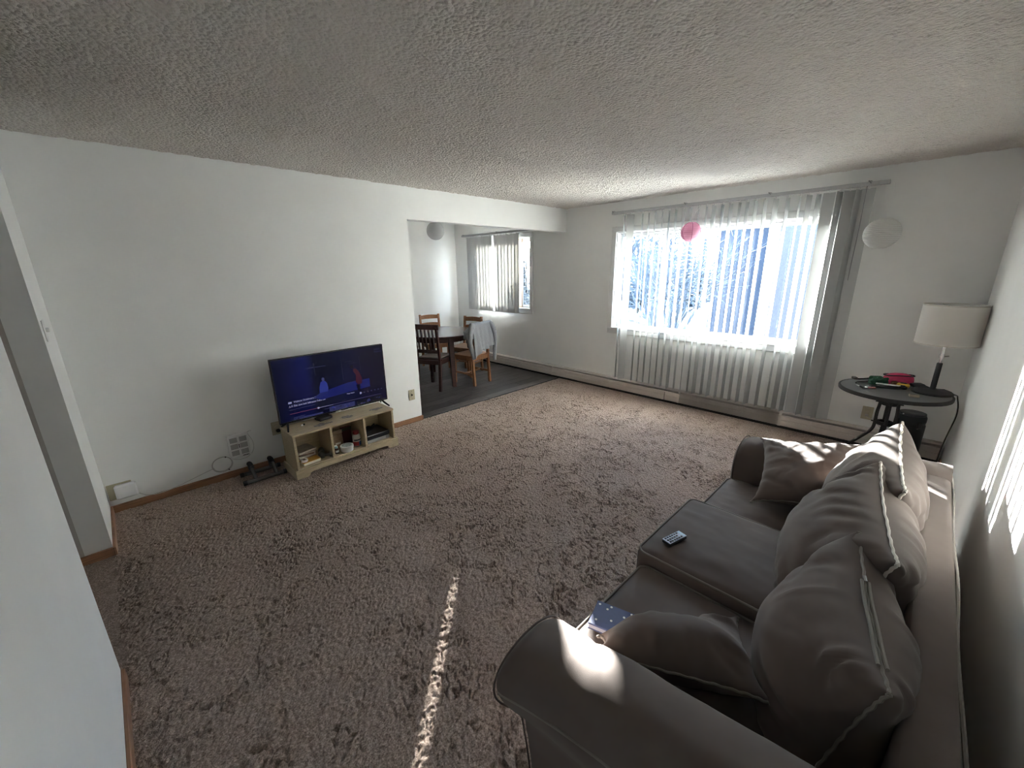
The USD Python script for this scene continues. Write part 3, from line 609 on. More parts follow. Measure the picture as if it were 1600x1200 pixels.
obj('cap', lathe([(0, 0.118), (0.026, 0.118), (0.0275, 0.122), (0.0275, 0.143), (0.025, 0.146), (0, 0.146)]), mat('red_cap', (0.34, 0.05, 0.05), 0.4), t)
def label_band(r, z0, z1, a0, a1, n=24):
    a = np.linspace(a0, a1, n); P0 = np.stack([r * np.cos(a), r * np.sin(a)], 1)
    return grid(np.stack([np.c_[P0, np.full(n, z0)], np.c_[P0, np.full(n, z1)]], 1))
obj('label_band', label_band(0.0364, 0.012, 0.050, -PI, -1.45), mat('label_red', (0.42, 0.035, 0.04), 0.5), t, smooth=True)
obj('label_band', label_band(0.0364, 0.012, 0.050, -1.45, 0.2), mat('label_blue', (0.05, 0.12, 0.36), 0.5), t, smooth=True)
obj('label_band', label_band(0.0365, 0.060, 0.074, -2.6, -0.7), mat('label_text_grey', (0.10, 0.10, 0.12), 0.5), t, smooth=True)
p = on_stand(-0.005, -0.085)
t = thing('wipes_tub', 'round white plastic tub with a grey lid emblem at the front of the middle cubby', 'tub', (p[0], p[1], ZS))
obj('tub', lathe([(0, 0), (0.050, 0), (0.053, 0.004), (0.055, 0.036), (0, 0.036)], n=40), M_white, t)
obj('lid', lathe([(0, 0.036), (0.0565, 0.036), (0.0575, 0.040), (0.0575, 0.050), (0.055, 0.053), (0, 0.053)], n=40), M_white, t)
obj('lid_print', MB().add(prism(Point(0, 0).buffer(0.043), 0.0006, frame((0, 0, 0.0529), (1, 0, 0), (0, 1, 0), (0, 0, 1)))), mat('lid_print_grey', (0.42, 0.46, 0.46), 0.5, var=0.4, vs=60), t)
p = on_stand(-0.095, -0.075)
t = thing('dropper_bottle', 'small dark bottle with a white and blue cap at the left of the middle cubby', 'bottle', (p[0], p[1], ZS))
obj('body', lathe([(0, 0), (0.017, 0), (0.019, 0.003), (0.019, 0.040), (0.012, 0.050), (0, 0.050)], n=24), mat('amber_glass', (0.05, 0.03, 0.025), 0.25), t)
obj('label_band', label_band(0.0193, 0.014, 0.034, -2.4, 0.2), M_white, t, smooth=True)
obj('cap', lathe([(0, 0.050), (0.013, 0.050), (0.013, 0.064), (0.010, 0.068), (0, 0.068)], n=20), mat('pale_blue_cap', (0.36, 0.58, 0.66), 0.4), t)
obj('pump_head', MB().box((-0.006, 0, 0.073), (0.030, 0.014, 0.010), 0.004), M_white, t)
# right cubby: players
M_silver = mat('silver_front', (0.55, 0.55, 0.56), 0.3, metallic=0.7)
p = on_stand(0.295, 0.005)
t = thing('disc_player', 'lower silver-fronted disc player in the right cubby', 'disc player', (p[0], p[1], ZS), 2.5)
obj('body', MB().box((0, 0.01, 0.017), (0.225, 0.22, 0.026), 0.003), M_black, t); obj('front_panel', MB().box((0, -0.103, 0.017), (0.226, 0.012, 0.030), 0.004), M_silver, t)
obj('knob', MB().add(cyl((0.085, -0.109, 0.017), (0.085, -0.122, 0.017), 0.013, 20)), M_silver, t); [obj('foot', MB().box((fx, 0, 0.002), (0.02, 0.15, 0.004)), M_dark, t) for fx in (-0.09, 0.09)]
t = thing('disc_player', 'upper black disc player with a thin silver edge in the right cubby', 'disc player', (p[0] + 0.003, p[1] - 0.002, ZS + 0.0335), 4)
obj('body', MB().box((0, 0.01, 0.024), (0.228, 0.215, 0.040), 0.003), M_black, t); obj('edge_strip', MB().box((0, -0.099, 0.040), (0.229, 0.010, 0.007), 0.002), M_silver, t)
obj('front_panel', MB().box((0, -0.098, 0.019), (0.228, 0.008, 0.030), 0.002), M_blackm, t); [obj('foot', MB().box((fx, 0, 0.002), (0.02, 0.15, 0.004)), M_dark, t) for fx in (-0.09, 0.09)]
p = on_stand(0.255, 0.03)
t = thing('cable_bundle', 'black cable bundle and gadget lying on the upper disc player', 'gadget', (p[0], p[1], ZS + 0.0335 + 0.0442), 20)
obj('body', MB().box((0, 0, 0.018), (0.10, 0.07, 0.036), 0.014), M_blackm, t)
obj('cable', MB().add(tube(smooth_path([(0.05, 0, 0.02), (0.075, -0.02, 0.05), (0.04, -0.045, 0.04), (-0.03, -0.06, 0.01), (-0.06, -0.045, 0.006), (-0.075, -0.01, 0.012)]), 0.0045, 8)), M_black, t)

# push-up stand left of the tv stand
t = thing('push_up_stand', 'pair of dark push-up bars on the carpet left of the television stand', 'push-up bars', (0.925, 4.0, 0.0), -1.5)
for yy_, x0, x1 in ((-0.098, -0.145, 0.145), (0.075, -0.135, 0.140)):
    bar = obj('base_bar', MB().add(tube([(x0, yy_, 0.019), (x1, yy_, 0.019)], 0.0165, 12)), M_greyp, t)
    for e_ in (x0, x1): obj('rubber_cap', MB().add(tube([(e_ - 0.012, yy_, 0.019), (e_ + 0.012, yy_, 0.019)], 0.019, 12)), M_blackm, bar)
for xx in (-0.065, 0.085):
    obj('riser', MB().add(tube(smooth_path([(xx, -0.098, 0.02), (xx - 0.008, -0.085, 0.07), (xx - 0.012, -0.06, 0.115), (xx - 0.012, -0.02, 0.128), (xx - 0.012, 0.03, 0.122), (xx - 0.008, 0.06, 0.08), (xx, 0.075, 0.02)], 6), 0.0135, 12)), M_greyp, t)
    obj('grip', MB().add(tube(smooth_path([(xx - 0.012, -0.062, 0.113), (xx - 0.012, -0.02, 0.128), (xx - 0.012, 0.032, 0.121)], 6), 0.0185, 14)), M_blackm, t)

# ---------------------------------------------------------------- sofa
def cube_grid(n=4):
    m = trimesh.creation.box((2, 2, 2))
    for _ in range(n): m = m.subdivide()
    m.merge_vertices(); return np.array(m.vertices), np.array(m.faces)
CV, CF = cube_grid(5)
def soft_box(x0, x1, y0, y1, z0, z1, r, crown=0.0, bulge=0.0, wr=0.0, seed=0, wdir=(6, 16)):
    h = np.array([x1 - x0, y1 - y0, z1 - z0]) / 2; c = np.array([x1 + x0, y1 + y0, z1 + z0]) / 2
    p = CV * h; inner = np.clip(p, -(h - r), h - r); d = p - inner; l = np.linalg.norm(d, axis=1, keepdims=True)
    p = inner + np.where(l > 1e-9, d / np.maximum(l, 1e-9) * r, 0)
    a, b = CV[:, 0], CV[:, 1]; top = np.clip(CV[:, 2], 0, 1)
    p[:, 2] += top * crown * (1 - a ** 2) * (1 - b ** 2)
    p[:, 1] += bulge * np.clip(b, 0, 1) * (1 - a ** 2) * (1 - CV[:, 2] ** 2)
    if wr:
        q = p * np.array([wdir[0], wdir[1], 6]) ; w = fbm(q + 0.5 * meshkit.noise(q * 0.7, seed)[:, None], 3, seed) - 0.5
        p[:, 2] += top * wr * w * (1 - a ** 8) * (1 - b ** 8)
    return trimesh.Trimesh(p + c, CF, process=False)
def rrect_path(x0, x1, y0, y1, r, z, n=6):
    pts = []
    for cx, cy, a0 in ((x1 - r, y1 - r, 0), (x0 + r, y1 - r, 90), (x0 + r, y0 + r, 180), (x1 - r, y0 + r, 270)):
        for k in range(n + 1): a = math.radians(a0 + 90 * k / n); pts.append((cx + r * math.cos(a), cy + r * math.sin(a), z))
    out = [pts[0]]
    for p in pts[1:] + pts[:1]:
        q = np.array(out[-1]); d = np.linalg.norm(np.array(p) - q)
        for k in range(1, max(1, int(d / 0.03)) + 1): out.append(tuple(q + (np.array(p) - q) * k / max(1, int(d / 0.03))))
    return np.array(out[:-1])

XI0, XI1, YF = 1.105, 2.70, 0.965      # inner faces of the arms, arm front
sofa = thing('sofa', 'large taupe slipcovered sofa with rolled arms and three seat cushions along the right wall', 'sofa', (0, 0, 0))
obj('base', soft_box(0.99, 2.82, 0.16, 0.925, 0.012, 0.30, 0.02), M_sofa, sofa)
obj('back', soft_box(0.86, 2.97, 0.094, 0.195, 0.012, 0.735, 0.028), M_sofa, sofa)
bp_ = obj('back_piping', MB().add(tube([(x, 0.097 + 0.003 * math.sin(x * 9), 0.722 + 0.002 * math.sin(x * 14)) for x in np.linspace(0.87, 2.965, 60)], 0.0045, 8)), M_pipe, sofa)
def arm_profile():
    cv = smooth_path([(k[0], 0.0, k[1]) for k in ((0.0, 0.44), (0.001, 0.52), (0.022, 0.588), (0.068, 0.633), (0.135, 0.653), (0.205, 0.648), (0.262, 0.624), (0.298, 0.578), (0.298, 0.528), (0.268, 0.470), (0.232, 0.418), (0.208, 0.385))], 5)
    pts = [(0.0, 0.012)] + [(q[0], q[2]) for q in cv] + [(0.192, 0.34), (0.172, 0.20), (0.150, 0.012)]
    p = np.array(pts); d = np.r_[0, np.cumsum(np.linalg.norm(np.diff(np.vstack([p, p[:1]]), axis=0), axis=1))]; pp = np.vstack([p, p[:1]])
    s = np.linspace(0, d[-1], 97)[:-1]; return np.stack([np.interp(s, d, pp[:, 0]), np.interp(s, d, pp[:, 1])], 1)
AP = arm_profile()
def arm_mesh(x_in, sg, seed):
    P = Polygon(AP); loops = []
    tan = np.roll(AP, -1, 0) - np.roll(AP, 1, 0); nrm = np.stack([tan[:, 1], -tan[:, 0]], 1); nrm /= np.linalg.norm(nrm, axis=1, keepdims=True)
    if not P.contains(Point(AP[40] - nrm[40] * 0.005)): nrm = -nrm
    for k in range(2): nrm = (np.roll(nrm, 1, 0) + nrm + np.roll(nrm, -1, 0)); nrm /= np.linalg.norm(nrm, axis=1, keepdims=True)
    ys = list(np.linspace(0.10, YF - 0.045, 36)); ins = [0.0] * 36
    for k in range(1, 8): a = k / 7 * PI / 2; ys.append(YF - 0.045 + 0.045 * math.sin(a)); ins.append(0.045 * (1 - math.cos(a)))
    for y, i_ in zip(ys, ins):
        q = AP - nrm * i_
        k_ = 0.70 + 0.30 * np.clip((y - 0.62) / 0.33, 0, 1) ** 1.5
        q = np.stack([np.where(q[:, 0] > 0.14, 0.14 + (q[:, 0] - 0.14) * k_, q[:, 0]), q[:, 1] + 0.090 * np.clip((0.95 - y) / 0.57, 0, 1.2) * np.clip((q[:, 1] - 0.42) * 6, 0, 1)], 1)
        w = fbm(np.stack([q[:, 0] * 5 + seed, np.full(len(q), y * 16), q[:, 1] * 5], 1), 3, seed) - 0.5
        lump = 0.010 * w * np.clip((q[:, 1] - 0.3) * 8, 0, 1)
        cr = 0.010 * np.exp(-((y - 0.80) / 0.018) ** 2) * np.exp(-((q[:, 0] - 0.07) / 0.07) ** 2) * (q[:, 1] > 0.45) if seed == 2 else 0
        q = q + nrm * (lump - cr)[:, None] if seed == 2 else q + nrm * lump[:, None]
        loops.append(np.stack([x_in + sg * q[:, 0], np.full(len(q), y), q[:, 1]], 1))
    G = np.stack(loops); n = G.shape[1]; G = np.concatenate([G, G[:, :1]], 1)
    b = MB().add(grid(G))
    c = G[-1, :-1].mean(0); v = np.vstack([G[-1, :-1], c]); k = np.arange(n)
    b.add(trimesh.Trimesh(v, np.c_[k, (k + 1) % n, np.full(n, n)], process=False))
    m = b.mesh(); m.merge_vertices(); m.fix_normals(); return m
for x_in, sg, sd in ((XI0, -1, 2), (XI1, 1, 5)):
    a_ = obj('arm', arm_mesh(x_in, sg, sd), M_sofa, sofa, smooth=True)
    ol = np.array([(x_in + sg * s_ * 1.0, YF - 0.018, z_) for s_, z_ in AP[2:-2]])
    obj('front_piping', MB().add(tube(ol, 0.0030, 7)), M_sofa, a_)
    kf = lambda y: 0.70 + 0.30 * np.clip((y - 0.62) / 0.33, 0, 1) ** 1.5
    obj('side_piping', MB().add(tube([(x_in + sg * (0.14 + (0.301 - 0.14) * kf(y)), y, 0.548 + 0.090 * np.clip((0.95 - y) / 0.57, 0, 1.2) * 0.75 + 0.002 * math.sin(y * 17)) for y in np.linspace(0.10, YF - 0.03, 50)], 0.0036, 8)), M_pipe, a_)
for k, (x0, x1, z1, yf, sd) in enumerate(((1.112, 1.664, 0.452, 0.965, 3), (1.668, 2.232, 0.500, 1.000, 8), (2.236, 2.694, 0.448, 0.965, 13))):
    c_ = obj('seat_cushion', soft_box(x0, x1, 0.20, yf, 0.302, z1, 0.028, 0.022, 0.012, (0.034, 0.022, 0.034)[k], sd, ((7, 13), (14, 5), (11, 6))[k]), M_sofa, sofa, smooth=True)
    pth = rrect_path(x0 + 0.004, x1 - 0.004, 0.204, yf - 0.004, 0.035, z1 - 0.006); obj('piping', MB().add(tube(pth, 0.0045, 7, closed=True)), M_pipe, c_)
    pth = rrect_path(x0 + 0.004, x1 - 0.004, 0.204, yf - 0.004, 0.035, 0.309); obj('piping', MB().add(tube(pth, 0.0045, 7, closed=True)), M_pipe, c_)
for x in (1.0, 2.80):
    for y in (0.14, 0.88): obj('foot', MB().box((x, y, 0.005), (0.06, 0.06, 0.014), 0.003), M_dark, sofa)

def pillow(name, label, group, c, u, v, w, h, t, seed, pipe=M_pipe, pinch=0.07, sag=0.12, gather=0.5, lump=0.014, expo=0.42, zipper=False, n=72, pr=0.0050, ears=0.02, taper=0.0):
    """knife-edge cushion: centre c, width axis u, height axis v"""
    u = unit(u); v = unit(np.array(v, float) - u * (np.array(v, float) @ u)); nn = np.cross(u, v)
    s = np.sin(np.linspace(-1, 1, n) * PI / 2); A, B = np.meshgrid(s, s, indexing='ij')
    X = w / 2 * A * (1 - pinch * (1 - B ** 2) * np.abs(A) ** 3) * (1 + ears * np.abs(B) ** 8); Y = h / 2 * B * (1 - pinch * (1 - A ** 2) * np.abs(B) ** 3) * (1 + ears * np.abs(A) ** 8)
    Y = (Y - h / 2) * (1 + taper * X / (w / 2)) + h / 2
    base = np.clip((1 - A ** 2), 0, 1) ** expo * np.clip((1 - B ** 2), 0, 1) ** expo * (1 - sag * B)
    sheets = []
    for sg in (1, -1):
        q = np.stack([X * 1.0 + 3.1 * seed, Y, 0 * X + sg * 3], -1)
        big = fbm(q * 6, 2, seed) - 0.5
        eu = np.abs(A) ** 5; ev = np.abs(B) ** 5       # gathers run across the seams
        warp = fbm(q * 9, 2, seed + 9) * 0.09
        g1 = meshkit.noise(np.stack([(X + warp) * 34, Y * 5, 0 * X + seed], -1), seed + 1) - 0.5
        g2 = meshkit.noise(np.stack([X * 5, (Y + warp) * 34, 0 * X + seed], -1), seed + 2) - 0.5
        mid = np.abs(fbm(q * np.array([7, 7, 1]) + warp[..., None] * 6, 3, seed + 4) - 0.5)
        crease = np.exp(-(mid / 0.02) ** 2) * np.clip(fbm(q * 4, 2, seed + 6) * 3 - 1.4, 0, 1)
        Z = sg * (t / 2 * base + (lump * big * 2 - 0.004 * crease) * base + gather * 0.020 * base ** 0.6 * (g1 * np.clip(np.abs(B) * 1.6 - 0.25, 0, 1) + g2 * np.clip(np.abs(A) * 1.6 - 0.25, 0, 1)))
        wob = 0.004 * (fbm(np.stack([X * 10, Y * 10, 0 * X], -1), 2, seed + 3) - 0.5)
        P = np.stack([X, Y, np.where((np.abs(A) > 0.9999) | (np.abs(B) > 0.9999), wob, Z + wob)], -1)
        sheets.append(P if sg > 0 else P[::-1])
    R = np.stack([u, v, nn], 1)
    b = MB().add(grid(sheets[0] @ R.T)).add(grid(sheets[1] @ R.T)); m = b.mesh(); m.merge_vertices(); m.fix_normals()
    t_ = thing(name, label, 'cushion', c, 0, group)
    obj('cover', m, M_sofa, t_, smooth=True)
    P = sheets[0]; loop = np.vstack([P[:-1, 0], P[-1, :-1], P[:0:-1, -1], P[0, :0:-1]])
    loop = loop + 0.0025 * np.stack([np.sin(np.arange(len(loop)) * 0.9 + seed), np.cos(np.arange(len(loop)) * 0.7), np.sin(np.arange(len(loop)) * 1.3)], 1) * 0.5
    obj('piping', MB().add(tube(loop @ R.T, pr, 7, closed=True)), pipe, t_)
    if zipper:
        k0, k1 = zipper; e = P[k0:k1, -1] + np.array([0, 0.004, 0])
        z_ = obj('zipper', MB().add(tube((e + np.array([0, 0, 0.008])) @ R.T, 0.004, 6)).add(tube((e - np.array([0, 0, 0.008])) @ R.T, 0.004, 6)), M_pipe, t_)
        obj('zip_pull', MB().add(cyl((e[0]) @ R.T, (e[0] + np.array([-0.012, 0.006, 0.004])) @ R.T, 0.005, 8)), M_chrome, z_)
    return t_
pillow('back_cushion', 'farthest back cushion with cream piping, striped by sunlight', None, (2.395, 0.335, 0.685), (-0.66, -0.05, -0.06), (-0.02, -0.22, 0.97), 0.62, 0.52, 0.32, 1, M_pipew, pr=0.0050, gather=1.5)
pillow('back_cushion', 'middle back cushion with cream piping and a curled near corner', None, (1.955, 0.350, 0.665), (-0.60, -0.09, -0.05), (0.0, -0.26, 0.97), 0.60, 0.48, 0.38, 2, M_pipew, pr=0.0046, gather=1.7)
pillow('back_cushion', 'nearest back cushion with an open zipper along its top seam', None, (1.495, 0.325, 0.622), (-0.50, -0.10, -0.03), (0.0, -0.20, 0.97), 0.555, 0.46, 0.33, 3, M_pipe, zipper=(30, 56), pr=0.0042, gather=1.5)
pillow('throw_pillow', 'square taupe throw pillow leaning on the far sofa arm in the sun', None, (2.640, 0.590, 0.632), (0.05, -0.34, 0.06), (0.44, 0.02, 0.19), 0.43, 0.46, 0.15, 4, M_pipe, gather=1.2, sag=0.05, lump=0.026, pinch=0.12, ears=0.06, pr=0.0038)
pillow('throw_pillow', 'taupe throw pillow lying against the near sofa arm over the blue notebook', None, tuple(np.array([1.185, 0.610, 0.562]) - unit([-0.89, -0.45, 0.26]) * 0.115), (0.45, -0.89, 0.0), (-0.89, -0.45, 0.26), 0.43, 0.23, 0.175, 6, M_pipe, taper=0.62, gather=1.4, sag=0.0, lump=0.04, ears=0.06, pr=0.0040)

# remote and notebook on the seat
t = thing('remote_control', 'small silver-blue remote control with dark buttons on the middle seat cushion', 'remote control', (1.815, 0.900, 0.509), -14)
obj('body', MB().box((0, 0, 0.008), (0.112, 0.046, 0.016), 0.006), M_blackm, t)
obj('face_plate', MB().box((0, 0, 0.0165), (0.108, 0.042, 0.003), 0.001), mat('remote_silver', (0.42, 0.47, 0.60), 0.35), t)
r_ = np.random.default_rng(2)
for i in range(6):
    for j in range(3):
        if i == 5 and j == 1: continue
        obj('button', MB().box((-0.042 + i * 0.014, -0.013 + j * 0.013, 0.019), (0.009, 0.0075, 0.003), 0.001), M_black, t)
obj('display', MB().box((0.044, 0, 0.0183), (0.014, 0.034, 0.001)), mat('remote_display', (0.45, 0.62, 0.72), 0.3), t)
t = thing('notebook', 'navy notebook with white dots and a coral plant print, half under the near throw pillow', 'notebook', (1.290, 0.840, 0.477), -74)
obj('cover', MB().box((0, 0, 0.020), (0.205, 0.112, 0.006), 0.0025).box((0, 0, 0.001), (0.205, 0.112, 0.004), 0.0015), mat('navy_cover', (0.040, 0.055, 0.150), 0.45, var=0.15, vs=30), t)
obj('pages', MB().box((0.001, 0, 0.010), (0.200, 0.108, 0.015), 0.001), mat('notebook_pages', (0.30, 0.30, 0.36), 0.7), t)
for (x_, y_) in ((-0.06, 0.03), (-0.035, -0.012), (-0.082, -0.03), (0.0, 0.022), (-0.005, -0.044), (0.02, 0.046), (-0.09, 0.04), (-0.05, 0.045)): obj('dot_print', prism(Point(x_, y_).buffer(0.0042), 0.0006, frame((0, 0, 0.0229), (1, 0, 0), (0, 1, 0), (0, 0, 1))), M_white, t)
cor = MB()
for pts in ([(0.03, 0.01), (0.045, 0.018), (0.05, 0.035), (0.056, 0.018), (0.07, 0.022), (0.062, 0.006), (0.072, -0.008), (0.052, -0.002), (0.038, -0.012)], [(0.066, 0.02), (0.078, 0.045), (0.084, 0.02), (0.094, 0.012), (0.08, 0.004)]):
    cor.add(prism(Polygon(pts).buffer(0.002), 0.0006, frame((0, 0, 0.0229), (1, 0, 0), (0, 1, 0), (0, 0, 1))))
obj('plant_print', cor, mat('coral_print', (0.58, 0.20, 0.22), 0.5), t)
obj('shell_print', MB().add(prism(Point(0.018, -0.024).buffer(0.014), 0.0006, frame((0, 0, 0.0229), (1, 0, 0), (0, 1, 0), (0, 0, 1)))), mat('shell_print', (0.62, 0.56, 0.42), 0.5), t)

# ---------------------------------------------------------------- round side table with its things
TX, TY, TZ, TR = 4.62, 0.395, 0.680, 0.345
t = thing('side_table', 'round glass-topped patio table with black tube legs in the corner', 'table', (TX, TY, 0))
obj('rim', lathe([(TR - 0.016, TZ - 0.026), (TR - 0.002, TZ - 0.026), (TR, TZ - 0.020), (TR, TZ - 0.002), (TR - 0.003, TZ + 0.001), (TR - 0.014, TZ + 0.001), (TR - 0.016, TZ - 0.026)], n=72), M_blackm, t)
obj('glass_top', lathe([(0, TZ - 0.008), (TR - 0.015, TZ - 0.008), (TR - 0.015, TZ), (0, TZ)], n=72), M_tblglass, t)
for k in range(4):
    a = math.radians(8 + 90 * k); d = np.array([math.cos(a), math.sin(a)])
    pts = [(*(d * 0.20), TZ - 0.022), (*(d * 0.12), TZ - 0.035), (*(d * 0.066), TZ - 0.075), (*(d * 0.060), 0.50), (*(d * 0.060), 0.38), (*(d * 0.066), 0.335), (*(d * 0.105), 0.27), (*(d * 0.21), 0.14), (*(d * 0.31), 0.014)]
    l_ = obj('leg', MB().add(tube(smooth_path(pts, 6), 0.0115, 10)), M_blackm, t)
    obj('foot_cap', MB().add(cyl((*(d * 0.302), 0.001), (*(d * 0.302), 0.028), 0.016, 12)), M_black, l_)
for z in (0.565, 0.395):
    obj('collar', lathe([(0.040, z - 0.014), (0.052, z - 0.014), (0.052, z + 0.014), (0.040, z + 0.014), (0.040, z - 0.014)], n=32), M_blackm, t)
    for bx_, by_ in ((-1, 0), (1, 0), (0, 1), (0, -1)): obj('bolt', MB().add(cyl((0.045 * bx_, 0.045 * by_, z), (0.085 * bx_, 0.085 * by_, z), 0.005, 8)), M_blackm, t)
def soft_obj(l, w, h, seed, amp=0.15, fr=2.5, base=0.5):
    m = trimesh.creation.icosphere(3); v = np.array(m.vertices)
    v = v * (1 + amp * (fbm(v * fr + seed, 3, seed) - 0.5) * 2)[:, None]
    v = np.sign(v) * np.abs(v) ** 0.8 * np.array([l / 2, w / 2, h / 2]); v[:, 2] = np.maximum(v[:, 2], -h / 2 * base); v[:, 2] -= v[:, 2].min()
    return trimesh.Trimesh(v, m.faces, process=False)
zt = TZ + 0.0005
t = thing('pencil_case', 'bright pink zippered pouch with black trim at the back of the round table', 'pouch', (4.850, 0.385, zt), -62)
obj('pouch', soft_obj(0.21, 0.085, 0.125, 3, 0.06), mat('hot_pink', (0.62, 0.055, 0.15), 0.6, var=0.15, vs=20), t, smooth=True)
obj('trim', MB().add(tube([(0.104 * math.cos(a), 0.036 * math.sin(a), 0.076 + 0.002 * math.sin(3 * a)) for a in np.linspace(0, 2 * PI, 40)[:-1]], 0.0045, 6, closed=True)), M_blackm, t)
t = thing('yarn_bundle', 'dark green bundle of cord beside the pink pouch', 'cord bundle', (4.740, 0.500, zt), -50)
obj('bundle', soft_obj(0.130, 0.090, 0.075, 5, 0.25, 4), mat('dark_green', (0.018, 0.075, 0.045), 0.8, var=0.3, vs=60), t, smooth=True)
b = MB()
for k in range(5): b.add(tube([(0.05 * math.cos(a + k), 0.034 * math.sin(a + k * .7), 0.030 + 0.03 * abs(math.sin(a * 1.5 + k))) for a in np.linspace(0, 2 * PI, 36)[:-1]], 0.004, 6, closed=True))
obj('strand', b, mat('green_cord', (0.03, 0.11, 0.065), 0.8), t)
t = thing('tape_measure', 'yellow tape measure lying in the middle of the round table', 'tape measure', (4.745, 0.345, zt), -55)
obj('case', MB().box((0, 0, 0.018), (0.070, 0.060, 0.036), 0.010), mat('yellow_plastic', (0.62, 0.43, 0.05), 0.4), t)
obj('badge', lathe([(0, 0.0355), (0.022, 0.0355), (0.022, 0.0375), (0.017, 0.038), (0, 0.038)], n=24), M_black, t); obj('hook', MB().box((0.038, 0, 0.006), (0.010, 0.018, 0.010), 0.002), M_chrome, t)
t = thing('black_pouch', 'flat black wallet at the back right of the round table', 'wallet', (4.835, 0.255, zt), 28)
obj('body', MB().box((0, 0, 0.011), (0.150, 0.085, 0.022), 0.006), M_blackm, t); obj('flap', MB().box((0.03, 0, 0.0225), (0.06, 0.083, 0.003), 0.001), M_black, t)
t = thing('tan_wallet', 'small tan leather holder between the green bundle and the tape measure', 'holder', (4.81, 0.405, zt), -50)
obj('body', MB().box((0, 0, 0.016), (0.055, 0.045, 0.032), 0.008), mat('tan_leather', (0.26, 0.12, 0.075), 0.6), t); obj('strap', MB().box((0.0, 0.0, 0.033), (0.012, 0.046, 0.003), 0.001), M_greyp, t)
t = thing('white_pen', 'long white marker across the front of the round table', 'pen', (4.655, 0.425, zt), -68)
obj('barrel', MB().add(cyl((-0.085, 0, 0.030), (0.07, 0, 0.022), 0.0065, 12)), M_white, t); obj('cap', MB().add(cyl((0.07, 0, 0.022), (0.10, 0, 0.0205), 0.0075, 12)), M_blackm, t); obj('clip', MB().add(cyl((0.075, 0.0, 0.0305), (0.098, 0.0, 0.029), 0.0018, 6)), M_chrome, t)
t = thing('multi_tool', 'black handled tool lying under the white marker', 'tool', (4.630, 0.445, zt), -64)
obj('handle', MB().box((0.0, 0.0, 0.008), (0.20, 0.038, 0.016), 0.006), M_blackm, t); obj('head', lathe([(0, 0.002), (0.024, 0.002), (0.026, 0.006), (0.026, 0.018), (0.022, 0.022), (0, 0.022)], c=(0.115, 0, 0), n=24), M_black, t)
obj('logo_plate', MB().box((-0.03, 0, 0.0165), (0.045, 0.026, 0.002), 0.0008), M_greyp, t)
t = thing('lighter', 'pinkish lighter near the left edge of the round table', 'lighter', (4.535, 0.520, zt), -55)
obj('body', MB().box((0.0, 0, 0.008), (0.060, 0.022, 0.014), 0.005), mat('dusty_red', (0.34, 0.13, 0.12), 0.4), t); obj('metal_cap', MB().box((-0.038, 0, 0.008), (0.018, 0.022, 0.014), 0.003), M_chrome, t)
t = thing('folding_tool', 'steel and black folding tool at the left of the lighter', 'tool', (4.535, 0.590, zt), 30)
obj('blade', MB().box((0.03, 0, 0.004), (0.055, 0.012, 0.004), 0.001), M_chrome, t); obj('handle', MB().box((-0.025, 0, 0.006), (0.065, 0.016, 0.011), 0.004), M_blackm, t)
t = thing('match_box', 'small pale box with a dark stripe at the front of the round table', 'box', (4.475, 0.270, zt), -75)
obj('sleeve', MB().box((0, 0, 0.009), (0.056, 0.034, 0.017), 0.002), mat('pale_card', (0.42, 0.34, 0.26), 0.7), t); obj('stripe', MB().box((0, 0, 0.0179), (0.046, 0.014, 0.001)), M_black, t)
t = thing('charging_cable', 'black cable looping over the back left of the round table', 'cable', (4.77, 0.60, zt))
obj('cable', MB().add(tube(smooth_path([(0.05, 0.06, 0.005), (0.09, 0.0, 0.006), (0.10, -0.06, 0.02), (0.07, -0.10, 0.03), (0.0, -0.04, 0.006), (-0.06, 0.02, 0.005), (-0.13, 0.03, 0.005)]), 0.0045, 8)), M_black, t); obj('plug', MB().box((0.05, 0.06, 0.010), (0.045, 0.03, 0.02), 0.005, 0.6), M_greyp, t)
t = thing('phone', 'black phone lying behind the lamp base', 'phone', (4.80, 0.130, zt), 30)
obj('body', MB().box((0.0, 0, 0.0045), (0.085, 0.10, 0.009), 0.003), M_black, t); obj('screen', MB().box((0, 0, 0.0092), (0.078, 0.092, 0.0008)), M_blackm, t)
# lamp
LX, LY = 4.695, 0.178
t = thing('table_lamp', 'table lamp with a white drum shade and black stem on the round table', 'lamp', (LX, LY, zt))
obj('base', lathe([(0, 0), (0.118, 0), (0.121, 0.006), (0.117, 0.016), (0.05, 0.024), (0.022, 0.032), (0, 0.032)], n=48), M_blackm, t)
obj('stem', lathe([(0, 0.03), (0.0165, 0.03), (0.0165, 0.235), (0.013, 0.240), (0, 0.240)], n=20), M_blackm, t)
obj('upper_stem', lathe([(0, 0.238), (0.0095, 0.238), (0.0095, 0.275), (0.014, 0.277), (0.014, 0.305), (0.0085, 0.307), (0.0085, 0.44), (0, 0.44)], n=18), M_chrome, t)
obj('socket', lathe([(0, 0.44), (0.017, 0.44), (0.019, 0.50), (0, 0.50)], n=20), M_blackm, t)
obj('bulb', lathe([(0, 0.50), (0.013, 0.50), (0.016, 0.515), (0.028, 0.54), (0.030, 0.56), (0.022, 0.582), (0, 0.592)], n=24), M_white, t)
sh = obj('shade', lathe([(0.172, 0.385), (0.1735, 0.385), (0.1735, 0.675), (0.172, 0.675), (0.172, 0.385)], n=72), M_shade, t)
M_edge = mat('shade_edge', (0.66, 0.63, 0.57), 0.7)
